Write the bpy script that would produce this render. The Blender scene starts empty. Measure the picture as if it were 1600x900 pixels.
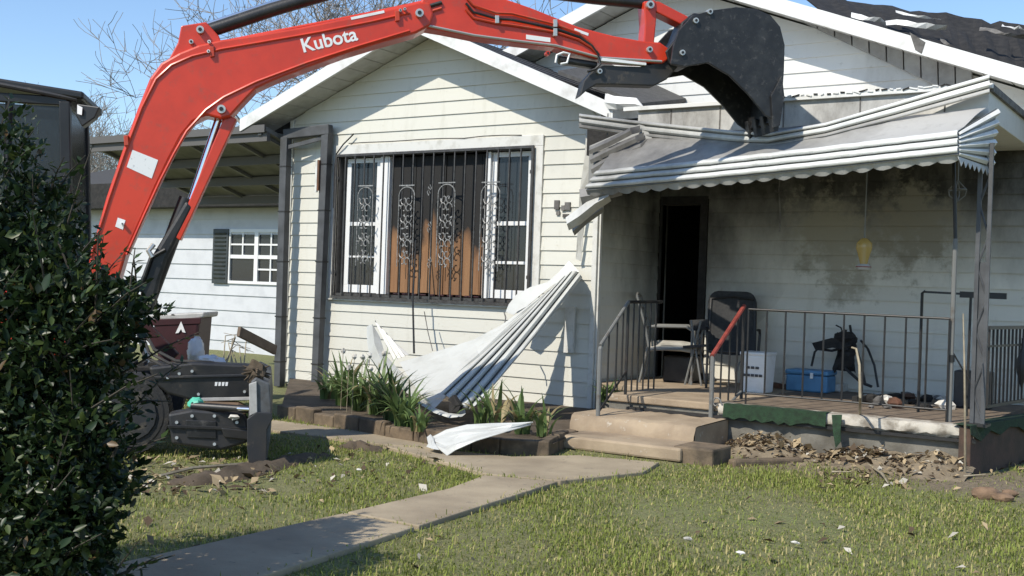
import bpy, math, random
import numpy as np
from mathutils import Vector, Matrix

# ------------------------------------------------------------------ camera, sky, sun, exposure
SC = bpy.context.scene
COL = SC.collection
random.seed(7)
RNG = np.random.default_rng(11)
FPX = 1770.0; TH = math.radians(33.4); ROLL = math.radians(1.98)
CAM = (6.121, -10.990, 1.40)
sT, cT, sR, cR = math.sin(TH), math.cos(TH), math.sin(ROLL), math.cos(ROLL)
cam = bpy.data.cameras.new('camera'); cam_o = bpy.data.objects.new('camera', cam); COL.objects.link(cam_o)
cam.sensor_width = 36; cam.lens = FPX/1600*36; cam.clip_end = 2000; cam.clip_start = .05
Rv = Vector((cT, sT, 0)); Fv = Vector((-sT, cT, 0)); Uv = Vector((0, 0, 1))
ax = Rv*cR+Uv*sR; ay = Uv*cR-Rv*sR; az = -Fv
cam_o.matrix_world = Matrix(((ax.x, ay.x, az.x, CAM[0]), (ax.y, ay.y, az.y, CAM[1]), (ax.z, ay.z, az.z, CAM[2]), (0, 0, 0, 1)))
SC.camera = cam_o
SUN_EL = math.radians(45); SUN_AZ = math.radians(192)       # compass from +Y, clockwise
sd = Vector((math.sin(SUN_AZ)*math.cos(SUN_EL), math.cos(SUN_AZ)*math.cos(SUN_EL), math.sin(SUN_EL)))
W = bpy.data.worlds.new('World'); SC.world = W; W.use_nodes = True
wn = W.node_tree; bg = wn.nodes['Background']
sky = wn.nodes.new('ShaderNodeTexSky'); sky.sky_type = 'NISHITA'; sky.sun_disc = False
sky.sun_elevation = SUN_EL; sky.sun_rotation = SUN_AZ; sky.air_density = 1.0; sky.dust_density = .15; sky.ozone_density = 4.0
wn.links.new(sky.outputs[0], bg.inputs[0]); bg.inputs[1].default_value = .15
sl = bpy.data.lights.new('sun', 'SUN'); sl.energy = 4.0; sl.angle = math.radians(.55); sl.color = (1, .94, .83)
so = bpy.data.objects.new('sun', sl); COL.objects.link(so)
so.rotation_euler = sd.to_track_quat('Z', 'Y').to_euler(); so.location = (0, -10, 20)
vs = SC.view_settings; vs.view_transform = 'Standard'; vs.look = 'None'; vs.exposure = .32; vs.gamma = 1; vs.use_curve_mapping = False

# ------------------------------------------------------------------ picture point -> place (always with its own real distance)
def ray(px, py):
    xr = (px-800)/FPX; yr = -(py-450)/FPX
    x = cR*xr-sR*yr; y = sR*xr+cR*yr
    return Vector((x*cT-sT, x*sT+cT, y))
CV = Vector(CAM)
def onZ(px, py, z=0.0):
    d = ray(px, py); return CV+d*((z-CAM[2])/d.z)
def onY(px, py, Y):
    d = ray(px, py); return CV+d*((Y-CAM[1])/d.y)
def onX(px, py, X):
    d = ray(px, py); return CV+d*((X-CAM[0])/d.x)
def atD(px, py, D): return CV+ray(px, py)*D
def onP(px, py, p0, n):
    d = ray(px, py); return CV+d*((p0-CV).dot(n)/d.dot(n))
def lerp(a, b, t): return a+(b-a)*t

# ------------------------------------------------------------------ mesh helpers
def tag(o, label=None, cat=None, group=None, kind=None):
    if label: o['label'] = label
    if cat: o['category'] = cat
    if group: o['group'] = group
    if kind: o['kind'] = kind
    return o
def thing(name, loc, label, cat, group=None):
    o = bpy.data.objects.new(name, None); o.location = loc; o.empty_display_size = .2; COL.objects.link(o)
    return tag(o, label, cat, group)
def setpar(o, p):
    if p is not None:
        o.parent = p
        if p.type == 'EMPTY': o.matrix_parent_inverse = Matrix.Translation(p.location).inverted()
class MB:
    def __init__(s): s.v = []; s.f = []
    def add(s, vs, fs):
        n = len(s.v); s.v += [tuple(v) for v in vs]; s.f += [tuple(i+n for i in f) for f in fs]; return s
    def box(s, x0, x1, y0, y1, z0, z1):
        return s.add([(x0,y0,z0),(x1,y0,z0),(x1,y1,z0),(x0,y1,z0),(x0,y0,z1),(x1,y0,z1),(x1,y1,z1),(x0,y1,z1)],
                     [(0,3,2,1),(4,5,6,7),(0,1,5,4),(1,2,6,5),(2,3,7,6),(3,0,4,7)])
    def obox(s, c, sx, sy, sz, M=None):
        M = M or Matrix.Identity(3); c = Vector(c)
        P = [c+M@Vector((a*sx/2, b*sy/2, d*sz/2)) for d in (-1,1) for (a,b) in ((-1,-1),(1,-1),(1,1),(-1,1))]
        return s.add(P, [(0,3,2,1),(4,5,6,7),(0,1,5,4),(1,2,6,5),(2,3,7,6),(3,0,4,7)])
    def beam(s, p, q, w, h, up=(0,0,1)):
        p, q, up = Vector(p), Vector(q), Vector(up); d = (q-p).normalized(); r = d.cross(up)
        if r.length < 1e-4: r = d.cross(Vector((0,1,0)))
        r.normalize(); u = r.cross(d)
        P = [b+r*(i*w/2)+u*(j*h/2) for b in (p, q) for (i,j) in ((-1,-1),(1,-1),(1,1),(-1,1))]
        return s.add(P, [(0,1,2,3),(4,7,6,5),(0,4,5,1),(1,5,6,2),(2,6,7,3),(3,7,4,0)])
    def tube(s, pts, r, n=8, cap=True):
        pts = [Vector(p) for p in pts]; k = len(pts)
        rs = r if hasattr(r, '__len__') else [r]*k
        prev = None; base = len(s.v); V = []
        for i, p in enumerate(pts):
            d = (pts[min(i+1,k-1)]-pts[max(i-1,0)]); d = d.normalized() if d.length > 1e-9 else Vector((0,0,1))
            if prev is None:
                a = d.cross(Vector((0,0,1)));
                if a.length < .05: a = d.cross(Vector((1,0,0)))
            else: a = prev-d*prev.dot(d)
            a.normalize(); prev = a; b = d.cross(a)
            for j in range(n):
                t = 2*math.pi*j/n; V.append(p+(a*math.cos(t)+b*math.sin(t))*rs[i])
        F = [(i*n+j, i*n+(j+1)%n, (i+1)*n+(j+1)%n, (i+1)*n+j) for i in range(k-1) for j in range(n)]
        if cap: F += [tuple(range(n-1,-1,-1)), tuple((k-1)*n+j for j in range(n))]
        return s.add(V, F)
    def prism(s, poly, vec):
        poly = [Vector(p) for p in poly]; vec = Vector(vec); n = len(poly)
        return s.add(poly+[p+vec for p in poly], [tuple(range(n)), tuple(range(2*n-1, n-1, -1))]+[(i,i+n,(i+1)%n+n,(i+1)%n) for i in range(n)])
    def grid(s, rows, th=0.0, off=(0,-1,0)):
        R = len(rows); C = len(rows[0]); V = [Vector(p) for r in rows for p in r]
        F = [(i*C+j, i*C+j+1, (i+1)*C+j+1, (i+1)*C+j) for i in range(R-1) for j in range(C-1)]
        if th:
            o = Vector(off)*th; m = len(V); V2 = [p+o for p in V]
            F2 = [tuple(x+m for x in reversed(f)) for f in F]
            B = [j for j in range(C)]+[i*C+C-1 for i in range(1,R)]+[(R-1)*C+j for j in range(C-2,-1,-1)]+[i*C for i in range(R-2,0,-1)]
            F3 = [(B[i], B[i]+m, B[(i+1)%len(B)]+m, B[(i+1)%len(B)]) for i in range(len(B))]
            return s.add(V+V2, F+F2+F3)
        return s.add(V, F)
    def ball(s, c, rx, ry, rz, n=8, m=6, jit=0):
        c = Vector(c); V = [c+Vector((0,0,-rz))]
        for i in range(1, m):
            a = -math.pi/2+math.pi*i/m
            for j in range(n):
                t = 2*math.pi*j/n; k = 1+random.uniform(-jit, jit)
                V.append(c+Vector((rx*math.cos(a)*math.cos(t)*k, ry*math.cos(a)*math.sin(t)*k, rz*math.sin(a)*k)))
        V.append(c+Vector((0,0,rz))); L = len(V)-1; F = []
        for j in range(n): F.append((0, 1+(j+1)%n, 1+j)); F.append((L, L-n+j, L-n+(j+1)%n))
        for i in range(m-2):
            for j in range(n): F.append((1+i*n+j, 1+i*n+(j+1)%n, 1+(i+1)*n+(j+1)%n, 1+(i+1)*n+j))
        return s.add(V, F)
    def build(s, name, mat, parent=None, bevel=0, smooth=False):
        me = bpy.data.meshes.new(name); me.from_pydata(s.v, [], s.f); me.update()
        o = bpy.data.objects.new(name, me); COL.objects.link(o); me.materials.append(mat)
        setpar(o, parent)
        if smooth:
            for p in me.polygons: p.use_smooth = True
        if bevel:
            b = o.modifiers.new('b', 'BEVEL'); b.width = bevel; b.segments = 2; b.limit_method = 'ANGLE'; b.angle_limit = math.radians(35)
        if smooth and bevel == 0:
            try: me.set_sharp_from_angle(angle=math.radians(40))
            except Exception: pass
        return o
def inst(src, loc, parent=None, rot=None, scale=None):
    o = src.copy(); COL.objects.link(o); o.location = loc
    if rot: o.rotation_euler = rot
    if scale: o.scale = scale
    for k in list(o.keys()): del o[k]
    o.parent = None; setpar(o, parent); return o
def npmesh(name, V, F, mat, col=None, parent=None):
    me = bpy.data.meshes.new(name); V = np.asarray(V, np.float32); F = np.asarray(F, np.int32); k = F.shape[1]
    me.vertices.add(len(V)); me.vertices.foreach_set('co', V.ravel())
    me.loops.add(F.size); me.loops.foreach_set('vertex_index', F.ravel())
    me.polygons.add(len(F)); me.polygons.foreach_set('loop_start', np.arange(0, F.size, k, dtype=np.int32))
    me.polygons.foreach_set('loop_total', np.full(len(F), k, np.int32))
    if col is not None:
        a = me.color_attributes.new('Col', 'FLOAT_COLOR', 'POINT'); a.data.foreach_set('color', np.asarray(col, np.float32).ravel())
    me.update(); me.validate(); me.materials.append(mat)
    o = bpy.data.objects.new(name, me); COL.objects.link(o); setpar(o, parent); return o

# ------------------------------------------------------------------ materials
def N(nt, t, **k):
    n = nt.nodes.new(t)
    for a, b in k.items(): setattr(n, a, b)
    return n
def noise(nt, vec, scale, detail=6, rough=.6):
    n = N(nt, 'ShaderNodeTexNoise'); n.inputs['Scale'].default_value = scale; n.inputs['Detail'].default_value = detail
    n.inputs['Roughness'].default_value = rough; nt.links.new(vec, n.inputs['Vector']); return n.outputs['Fac']
def ramp(nt, fac, a, b, ca=(0,0,0,1), cb=(1,1,1,1)):
    r = N(nt, 'ShaderNodeValToRGB'); e = r.color_ramp.elements; e[0].position = a; e[1].position = b; e[0].color = ca; e[1].color = cb
    nt.links.new(fac, r.inputs[0]); return r.outputs[0]
def mix(nt, fac, a, b):
    m = N(nt, 'ShaderNodeMix', data_type='RGBA')
    for s, x in ((0, fac), (6, a), (7, b)):
        if isinstance(x, (int, float)): m.inputs[s].default_value = x
        elif isinstance(x, tuple): m.inputs[s].default_value = (*x[:3], 1)
        else: nt.links.new(x, m.inputs[s])
    return m.outputs[2]
def math_(nt, op, a, b=None, clamp=False):
    m = N(nt, 'ShaderNodeMath', operation=op); m.use_clamp = clamp
    for s, x in ((0, a), (1, b)):
        if x is None: continue
        if isinstance(x, (int, float)): m.inputs[s].default_value = x
        else: nt.links.new(x, m.inputs[s])
    return m.outputs[0]
def wpos(nt):
    return N(nt, 'ShaderNodeNewGeometry').outputs['Position']
def scaled(nt, vec, sx, sy, sz):
    m = N(nt, 'ShaderNodeMapping'); m.inputs['Scale'].default_value = (sx, sy, sz); nt.links.new(vec, m.inputs[0]); return m.outputs[0]
def bump(nt, bs, h, strength=.3, dist=.01):
    b = N(nt, 'ShaderNodeBump'); b.inputs['Strength'].default_value = strength; b.inputs['Distance'].default_value = dist
    nt.links.new(h, b.inputs['Height']); nt.links.new(b.outputs[0], bs.inputs['Normal'])
def mat(name, c, rough=.6, c2=None, scale=6, lo=.4, hi=.65, metal=0, bmp=0, bscale=60, stretch=None, c3=None, scale3=25, lo3=.55, hi3=.7, spec=.5, rnd=0, coat=0):
    m = bpy.data.materials.new(name); m.use_nodes = True; nt = m.node_tree; bs = nt.nodes['Principled BSDF']
    bs.inputs['Roughness'].default_value = rough; bs.inputs['Metallic'].default_value = metal
    bs.inputs['Specular IOR Level'].default_value = spec; bs.inputs['Coat Weight'].default_value = coat
    p = wpos(nt)
    if stretch: p = scaled(nt, p, *stretch)
    out = None
    if c2 is not None: out = mix(nt, ramp(nt, noise(nt, p, scale), lo, hi), c, c2)
    if c3 is not None: out = mix(nt, ramp(nt, noise(nt, p, scale3, 8, .7), lo3, hi3), out if out is not None else c, c3)
    if rnd:
        oi = N(nt, 'ShaderNodeObjectInfo'); hv = N(nt, 'ShaderNodeHueSaturation')
        v = math_(nt, 'ADD', math_(nt, 'MULTIPLY', oi.outputs['Random'], 2*rnd), 1-rnd)
        nt.links.new(v, hv.inputs['Value'])
        if out is None: hv.inputs['Color'].default_value = (*c, 1)
        else: nt.links.new(out, hv.inputs['Color'])
        out = hv.outputs[0]
    if out is None: bs.inputs['Base Color'].default_value = (*c, 1)
    else: nt.links.new(out, bs.inputs['Base Color'])
    if bmp: bump(nt, bs, noise(nt, p, bscale), bmp)
    m['bsdf'] = 1
    return m
def soot_mat(name, base, dirt, soot, blobs, zl, zh, rough=.55, wob=.9, amount=.95, rnd=.04, nsc=1.6, stains=()):
    """painted metal with grime streaks plus soot deposit: deposits sit round given places (fire came out there)."""
    m = bpy.data.materials.new(name); m.use_nodes = True; nt = m.node_tree; bs = nt.nodes['Principled BSDF']; p = wpos(nt)
    bs.inputs['Roughness'].default_value = rough
    st = noise(nt, scaled(nt, p, 6, 6, .8), 1.3, 8, .65); c = mix(nt, ramp(nt, st, .55, 1.0), base, dirt)
    c = mix(nt, ramp(nt, noise(nt, p, 14, 8, .7), .6, .78), c, dirt)
    oi = N(nt, 'ShaderNodeObjectInfo'); hv = N(nt, 'ShaderNodeHueSaturation')
    nt.links.new(math_(nt, 'ADD', math_(nt, 'MULTIPLY', oi.outputs['Random'], 2*rnd), 1-rnd), hv.inputs['Value']); nt.links.new(c, hv.inputs['Color']); c = hv.outputs[0]
    f = None
    if zl is not None:
        sx = N(nt, 'ShaderNodeSeparateXYZ'); nt.links.new(p, sx.inputs[0]); mr = N(nt, 'ShaderNodeMapRange')
        mr.inputs[1].default_value = zl; mr.inputs[2].default_value = zh; nt.links.new(sx.outputs[2], mr.inputs[0]); f = mr.outputs[0]
    for (q, r0, r1, k) in blobs:
        vd = N(nt, 'ShaderNodeVectorMath', operation='DISTANCE'); nt.links.new(p, vd.inputs[0]); vd.inputs[1].default_value = q
        mr = N(nt, 'ShaderNodeMapRange'); mr.inputs[1].default_value = r1; mr.inputs[2].default_value = r0; mr.inputs[3].default_value = 0; mr.inputs[4].default_value = k
        nt.links.new(vd.outputs['Value'], mr.inputs[0]); f = mr.outputs[0] if f is None else math_(nt, 'MAXIMUM', f, mr.outputs[0])
    n2 = noise(nt, scaled(nt, p, 1.6, 1.6, .8), nsc, 9, .68)
    if f is not None:
        g = math_(nt, 'ADD', f, math_(nt, 'MULTIPLY', math_(nt, 'SUBTRACT', n2, .5), wob))
        g = math_(nt, 'MULTIPLY', math_(nt, 'MULTIPLY', g, amount, True), math_(nt, 'GREATER_THAN', f, .001))
        c = mix(nt, g, c, soot)
    for (q, r0, r1, colr) in stains:
        vd = N(nt, 'ShaderNodeVectorMath', operation='DISTANCE'); nt.links.new(p, vd.inputs[0]); vd.inputs[1].default_value = q
        mr = N(nt, 'ShaderNodeMapRange'); mr.inputs[1].default_value = r1; mr.inputs[2].default_value = r0; nt.links.new(vd.outputs['Value'], mr.inputs[0])
        k = math_(nt, 'ADD', mr.outputs[0], math_(nt, 'MULTIPLY', math_(nt, 'SUBTRACT', noise(nt, p, 5, 8, .7), .52), 2.6))
        k = math_(nt, 'MULTIPLY', ramp(nt, k, .38, .85), math_(nt, 'GREATER_THAN', mr.outputs[0], .001))
        c = mix(nt, k, c, colr)
    nt.links.new(c, bs.inputs['Base Color']); bump(nt, bs, noise(nt, p, 9), .12, .01)
    return m
MT = {}
MT['siding'] = soot_mat('white_siding', (.60,.585,.515), (.43,.41,.335), (.3,.29,.26), [((-.2,0,3.5),.1,.9,.35)], None, None, rough=.45)
MT['siding_porch'] = soot_mat('sooty_siding', (.60,.575,.50), (.44,.415,.34), (.028,.026,.022), [((.3,1.5,2.2),.4,1.5,.95), ((.0,.9,2.6),.2,1.2,.8)], 1.55, 2.6, rough=.7, wob=.9, stains=[((2.1,1.5,2.15),.2,.8,(.30,.28,.22)),((3.0,1.5,2.2),.2,.8,(.24,.22,.17)),((2.3,1.5,1.6),.1,.5,(.34,.315,.25))])
MT['siding_gable'] = soot_mat('white_gable_siding', (.60,.59,.555), (.40,.385,.345), (.2,.19,.17), [((2.9,1.5,3.6),.1,.8,.35)], None, None, rough=.45)
MT['trim'] = mat('white_trim', (.62,.61,.57), .45, (.42,.405,.35), 7, .5, .75, c3=(.2,.19,.17), scale3=30, lo3=.68, hi3=.8, bmp=.1)
MT['fascia'] = mat('white_fascia', (.70,.695,.67), .45, (.46,.44,.40), 5, .5, .8)
MT['soffit'] = mat('soffit_white', (.55,.54,.51), .55, (.40,.385,.35), 4, .45, .7, rnd=.05)
MT['shingle'] = mat('dark_shingle', (.045,.045,.05), .9, (.085,.085,.09), 30, .4, .6, bmp=.5, bscale=80)
MT['shingle_grey'] = mat('grey_shingle', (.085,.083,.08), .9, (.06,.058,.056), 14, .4, .6, bmp=.4, bscale=70)
MT['char'] = mat('charred', (.012,.011,.010), .85, (.03,.027,.024), 12, .4, .7, bmp=.6, bscale=30)
MT['dark'] = mat('dark_inside', (.012,.011,.010), .9)
MT['alum'] = soot_mat('awning_white', (.66,.66,.63), (.42,.41,.385), (.10,.095,.085), [((.9,-1.1,3.0),.2,1.5,.75), ((2.3,-.9,2.95),.1,.9,.5)], None, None, rough=.38, wob=1.3)
MT['alum_dirty'] = soot_mat('awning_sooty', (.43,.42,.395), (.20,.19,.175), (.07,.065,.06), [((.8,-1.1,3.0),.3,1.8,.9), ((2.4,-.9,2.95),.2,1.2,.75)], None, None, rough=.42, wob=1.3)
MT['alum_clean'] = mat('awning_sheet_white', (.53,.535,.505), .42, (.44,.44,.405), 5, .45, .75, c3=(.42,.40,.33), scale3=14, lo3=.66, hi3=.8, bmp=.08, bscale=6)
MT['rib_dark'] = mat('rib_groove', (.20,.20,.19), .5)
MT['header'] = soot_mat('porch_header', (.60,.59,.56), (.36,.34,.30), (.07,.06,.05), [((1.3,-.8,3.1),.1,1.0,.6), ((3.0,-.8,3.1),.1,.9,.55)], None, None, rough=.6, wob=1.4, nsc=4)
MT['concrete'] = mat('concrete_walk', (.38,.31,.21), .9, (.25,.20,.135), 1.6, .35, .65, bmp=.35, bscale=70, c3=(.13,.115,.09), scale3=9, lo3=.6, hi3=.75)
MT['porch_conc'] = mat('porch_concrete', (.38,.295,.20), .85, (.24,.18,.12), 3, .35, .65, bmp=.3, bscale=50, c3=(.55,.50,.42), scale3=12, lo3=.6, hi3=.75)
MT['porch_grey'] = mat('porch_grey_block', (.20,.185,.155), .9, (.11,.10,.08), 4, .4, .65, bmp=.4, bscale=40)
MT['porch_lip'] = mat('porch_chipped_lip', (.50,.46,.39), .85, (.22,.19,.15), 7, .42, .6, bmp=.5, bscale=25)
MT['brick_wall'] = mat('brown_side', (.085,.05,.035), .9, (.05,.035,.025), 6, .4, .65, bmp=.4, bscale=40)
MT['turf'] = mat('green_turf', (.020,.050,.022), .95, (.014,.028,.014), 20, .4, .65, bmp=.8, bscale=160)
MT['soil'] = mat('soil', (.10,.075,.05), .95, (.055,.04,.025), 5, .4, .65, bmp=.8, bscale=30)
MT['bedblock'] = mat('bed_block', (.17,.125,.08), .9, (.08,.06,.04), 6, .4, .65, bmp=.5, bscale=40, rnd=.12)
MT['iron'] = mat('dark_iron', (.018,.017,.016), .5, (.04,.028,.022), 14, .55, .75, bmp=.2)
MT['iron_grey'] = mat('grey_iron', (.16,.16,.15), .5, (.10,.075,.055), 10, .55, .75, bmp=.15)
MT['grille'] = mat('grille_iron', (.06,.058,.055), .42, (.035,.03,.028), 20, .4, .6)
MT['grille_white'] = mat('grille_pale', (.30,.30,.29), .4, (.12,.12,.115), 40, .4, .6)
MT['red_rail'] = mat('red_rail', (.30,.06,.045), .5, (.2,.04,.03), 20, .4, .6)
MT['post_grey'] = mat('weathered_post', (.075,.078,.082), .6, (.045,.046,.048), 5, .4, .65, bmp=.2)
MT['vinyl'] = mat('white_vinyl', (.72,.72,.71), .4, (.70,.69,.66), 8, .5, .75)
MT['tree'] = mat('bare_bark', (.26,.23,.20), .9, (.19,.17,.15), 6, .4, .6)
MT['bark'] = mat('bush_stem', (.05,.042,.03), .9)
MT['red'] = mat('excavator_orange', (.62,.045,.015), .33, (.50,.035,.012), 3, .4, .7, c3=(.30,.075,.045), scale3=9, lo3=.54, hi3=.80, coat=.12, bmp=.06, bscale=7)
MT['red_dull'] = mat('excavator_orange_worn', (.50,.05,.02), .5, (.30,.10,.06), 9, .5, .7)
MT['black_steel'] = mat('black_steel', (.014,.014,.015), .45, (.03,.03,.03), 8, .45, .7, c3=(.085,.08,.075), scale3=19, lo3=.56, hi3=.72, bmp=.3, bscale=18)
MT['black'] = mat('black_plastic', (.012,.012,.013), .45, (.03,.028,.026), 6, .4, .7, c3=(.085,.07,.052), scale3=11, lo3=.6, hi3=.76, bmp=.1)
MT['cab_black'] = mat('cab_black', (.010,.010,.011), .4, (.018,.018,.019), 6, .4, .7)
MT['dark_grey'] = mat('dark_grey_steel', (.024,.025,.028), .5, (.04,.036,.032), 5, .4, .7, bmp=.1, c3=(.11,.09,.065), scale3=8, lo3=.58, hi3=.75)
MT['blade_grey'] = mat('blade_grey', (.10,.105,.11), .5, (.06,.055,.05), 9, .45, .7, bmp=.2)
MT['chrome'] = mat('chrome', (.75,.75,.76), .15, metal=1)
MT['steel'] = mat('pin_steel', (.55,.54,.50), .35, metal=.6)
MT['rubber'] = mat('track_rubber', (.022,.021,.020), .75, (.06,.052,.042), 9, .5, .7, bmp=.4)
MT['white'] = mat('white_paint', (.8,.8,.79), .45, (.68,.67,.64), 9, .5, .75)
MT['label'] = mat('sticker', (.78,.78,.77), .5, (.5,.5,.5), 40, .62, .7)
MT['maroon'] = mat('maroon_bin', (.045,.010,.013), .5, (.03,.008,.010), 5, .4, .65)
MT['pale_lid'] = mat('pale_lid', (.48,.47,.45), .5, (.36,.35,.33), 8, .4, .65)
MT['bag'] = mat('white_bag', (.72,.70,.70), .45, (.55,.42,.42), 9, .55, .75)
MT['mint'] = mat('mint_bag', (.10,.52,.36), .5, (.07,.38,.27), 10, .4, .65)
MT['card'] = mat('cardboard', (.17,.11,.065), .85, (.12,.08,.05), 6, .4, .65)
MT['wood_old'] = mat('old_plank', (.20,.15,.105), .85, (.12,.09,.065), 5, .4, .65, bmp=.3)
MT['blue'] = mat('blue_cooler', (.10,.26,.44), .5, (.075,.20,.35), 7, .4, .65)
MT['pail'] = mat('white_pail', (.72,.72,.70), .45, (.60,.59,.56), 9, .5, .75)
MT['print'] = mat('dark_print', (.05,.05,.055), .6)
MT['sling'] = mat('dark_sling', (.022,.022,.023), .8, (.035,.034,.033), 30, .4, .6)
MT['cushion'] = mat('pale_cushion', (.45,.43,.38), .9, (.30,.28,.24), 8, .4, .65)
MT['ash'] = mat('ash_grey', (.16,.15,.14), .9, (.07,.065,.06), 9, .4, .65, bmp=.4, rnd=.25)
MT['plaster'] = mat('plaster_scrap', (.60,.58,.53), .85, (.40,.37,.32), 9, .4, .65, bmp=.3, rnd=.15)
MT['rust'] = mat('rusty', (.13,.055,.03), .85, (.07,.04,.025), 14, .4, .65, rnd=.2)
MT['cane'] = mat('cane', (.34,.29,.20), .7, (.22,.18,.12), 12, .4, .65)
MT['rock'] = mat('brown_rock', (.22,.14,.085), .9, (.14,.09,.055), 12, .4, .65, bmp=.5)
MT['shutter'] = mat('dark_shutter', (.028,.036,.036), .5, (.045,.05,.05), 8, .4, .65)
MT['nwall'] = mat('neighbour_white', (.55,.56,.57), .55, (.47,.48,.49), 3, .45, .7, rnd=.02)
MT['nroof'] = mat('grey_roof', (.06,.056,.05), .9, (.045,.042,.04), 20, .4, .6, bmp=.3)
MT['carport'] = mat('carport_panel', (.17,.17,.165), .6, (.11,.11,.105), 4, .4, .65)
MT['beam'] = mat('carport_beam', (.10,.095,.09), .7)
def glass(name, tint, rough=.05, alpha=.25):
    m = bpy.data.materials.new(name); m.use_nodes = True; nt = m.node_tree; bs = nt.nodes['Principled BSDF']
    bs.inputs['Base Color'].default_value = (*tint, 1); bs.inputs['Roughness'].default_value = rough; bs.inputs['IOR'].default_value = 1.45
    bs.inputs['Alpha'].default_value = alpha; return m
MT['pane'] = glass('window_glass', (.03,.035,.04), .06, .75)
MT['cabglass'] = glass('cab_glass', (.02,.024,.026), .25, .9)
MT['amber'] = glass('amber_glass', (.55,.37,.10), .05, .66)
def attr_mat(name, rough=.7, trans=.25, spec=.3):
    m = bpy.data.materials.new(name); m.use_nodes = True; nt = m.node_tree; bs = nt.nodes['Principled BSDF']
    a = N(nt, 'ShaderNodeVertexColor'); a.layer_name = 'Col'; nt.links.new(a.outputs[0], bs.inputs['Base Color'])
    bs.inputs['Roughness'].default_value = rough; bs.inputs['Specular IOR Level'].default_value = spec
    if trans:
        t = N(nt, 'ShaderNodeBsdfTranslucent'); nt.links.new(a.outputs[0], t.inputs[0]); x = N(nt, 'ShaderNodeMixShader'); x.inputs[0].default_value = trans
        out = nt.nodes['Material Output']; nt.links.new(bs.outputs[0], x.inputs[1]); nt.links.new(t.outputs[0], x.inputs[2]); nt.links.new(x.outputs[0], out.inputs[0])
    return m
MT['grass'] = attr_mat('grass_blades', .75, .3, .2)
MT['leaf'] = attr_mat('bush_leaf', .38, .3, .4)
MT['strap'] = attr_mat('strap_leaf', .5, .3, .35)
MT['litter'] = attr_mat('dry_litter', .85, .1, .15)
# plywood with a burnt upper part (the fire licked down from the top; ragged lower limit)
def char_ply():
    m = bpy.data.materials.new('burnt_plywood'); m.use_nodes = True; nt = m.node_tree; bs = nt.nodes['Principled BSDF']; p = wpos(nt)
    bs.inputs['Roughness'].default_value = .8
    g = noise(nt, scaled(nt, p, 9, 9, .7), 2.2, 8, .6); c = mix(nt, ramp(nt, g, .35, .7), (.26,.138,.064), (.18,.088,.040))
    oi = N(nt, 'ShaderNodeObjectInfo'); hv = N(nt, 'ShaderNodeHueSaturation')
    nt.links.new(math_(nt, 'ADD', math_(nt, 'MULTIPLY', oi.outputs['Random'], .35), .82), hv.inputs['Value']); nt.links.new(c, hv.inputs['Color']); c = hv.outputs[0]
    sx = N(nt, 'ShaderNodeSeparateXYZ'); nt.links.new(p, sx.inputs[0])
    n = noise(nt, scaled(nt, p, 3.2, 3.2, 1.2), 1.0, 3, .5)
    h = math_(nt, 'ADD', sx.outputs[2], math_(nt, 'MULTIPLY', math_(nt, 'SUBTRACT', n, .5), 1.5))
    h = math_(nt, 'ADD', h, math_(nt, 'MULTIPLY', math_(nt, 'SUBTRACT', oi.outputs['Random'], .5), .35))
    mr = N(nt, 'ShaderNodeMapRange'); mr.inputs[1].default_value = 1.92; mr.inputs[2].default_value = 2.12; nt.links.new(h, mr.inputs[0])
    c = mix(nt, mr.outputs[0], c, (.010,.0095,.009)); nt.links.new(c, bs.inputs['Base Color']); return m
MT['ply'] = char_ply()
# ================================================================== GROUND AND PATH
def gh(x, y): return -.012+.010*math.sin(x*2.1+.6*y)*math.sin(y*1.7-.3*x)+.004*math.sin(7*x+3*y)
xs = sorted(set([-400,-200,-100,-60,-40,-30,-24,-20,-17,-15,16,18,21,26,34,50,90,180,400]+[round(-14+.25*i,3) for i in range(119)]))
ys = sorted(set([-300,-150,-80,-50,-35,-26,-20,9,11,14,18,25,40,70,120,220,450]+[round(-16+.25*i,3) for i in range(97)]))
def ground_mat():
    m = bpy.data.materials.new('lawn_ground'); m.use_nodes = True; nt = m.node_tree; bs = nt.nodes['Principled BSDF']; p = wpos(nt); bs.inputs['Roughness'].default_value = .95
    c = mix(nt, ramp(nt, noise(nt, p, 1.1), .35, .65), (.165,.19,.058), (.19,.185,.075))
    c = mix(nt, ramp(nt, noise(nt, p, 11, 8, .7), .45, .65), c, (.12,.115,.05))
    c = mix(nt, ramp(nt, noise(nt, p, 60, 4, .7), .5, .62), c, (.25,.235,.11))
    sx = N(nt, 'ShaderNodeSeparateXYZ'); nt.links.new(p, sx.inputs[0])
    d1 = math_(nt, 'MULTIPLY', math_(nt, 'ABSOLUTE', math_(nt, 'ADD', sx.outputs[1], 1.35)), 1.1)
    d1 = math_(nt, 'ADD', d1, math_(nt, 'MULTIPLY', math_(nt, 'SUBTRACT', noise(nt, p, 2.5, 6), .5), 1.6))
    k = math_(nt, 'MULTIPLY', ramp(nt, d1, .55, 1.05, (1,1,1,1), (0,0,0,1)), math_(nt, 'GREATER_THAN', sx.outputs[0], 1.9))
    c = mix(nt, k, c, mix(nt, ramp(nt, noise(nt, p, 22, 8, .7), .4, .62), (.26,.205,.13), (.13,.10,.065)))
    nt.links.new(c, bs.inputs['Base Color']); bump(nt, bs, noise(nt, p, 45, 8, .7), .8, .03); return m
MT['ground'] = ground_mat()
g = MB().grid([[(x, y, gh(x, y) if abs(x) < 15 and -17 < y < 9 else -.012) for x in xs] for y in ys])
tag(g.build('ground', MT['ground'], smooth=True), kind='structure')
pathE = bpy.data.objects.new('path', None); COL.objects.link(pathE); tag(pathE, kind='structure')
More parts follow.
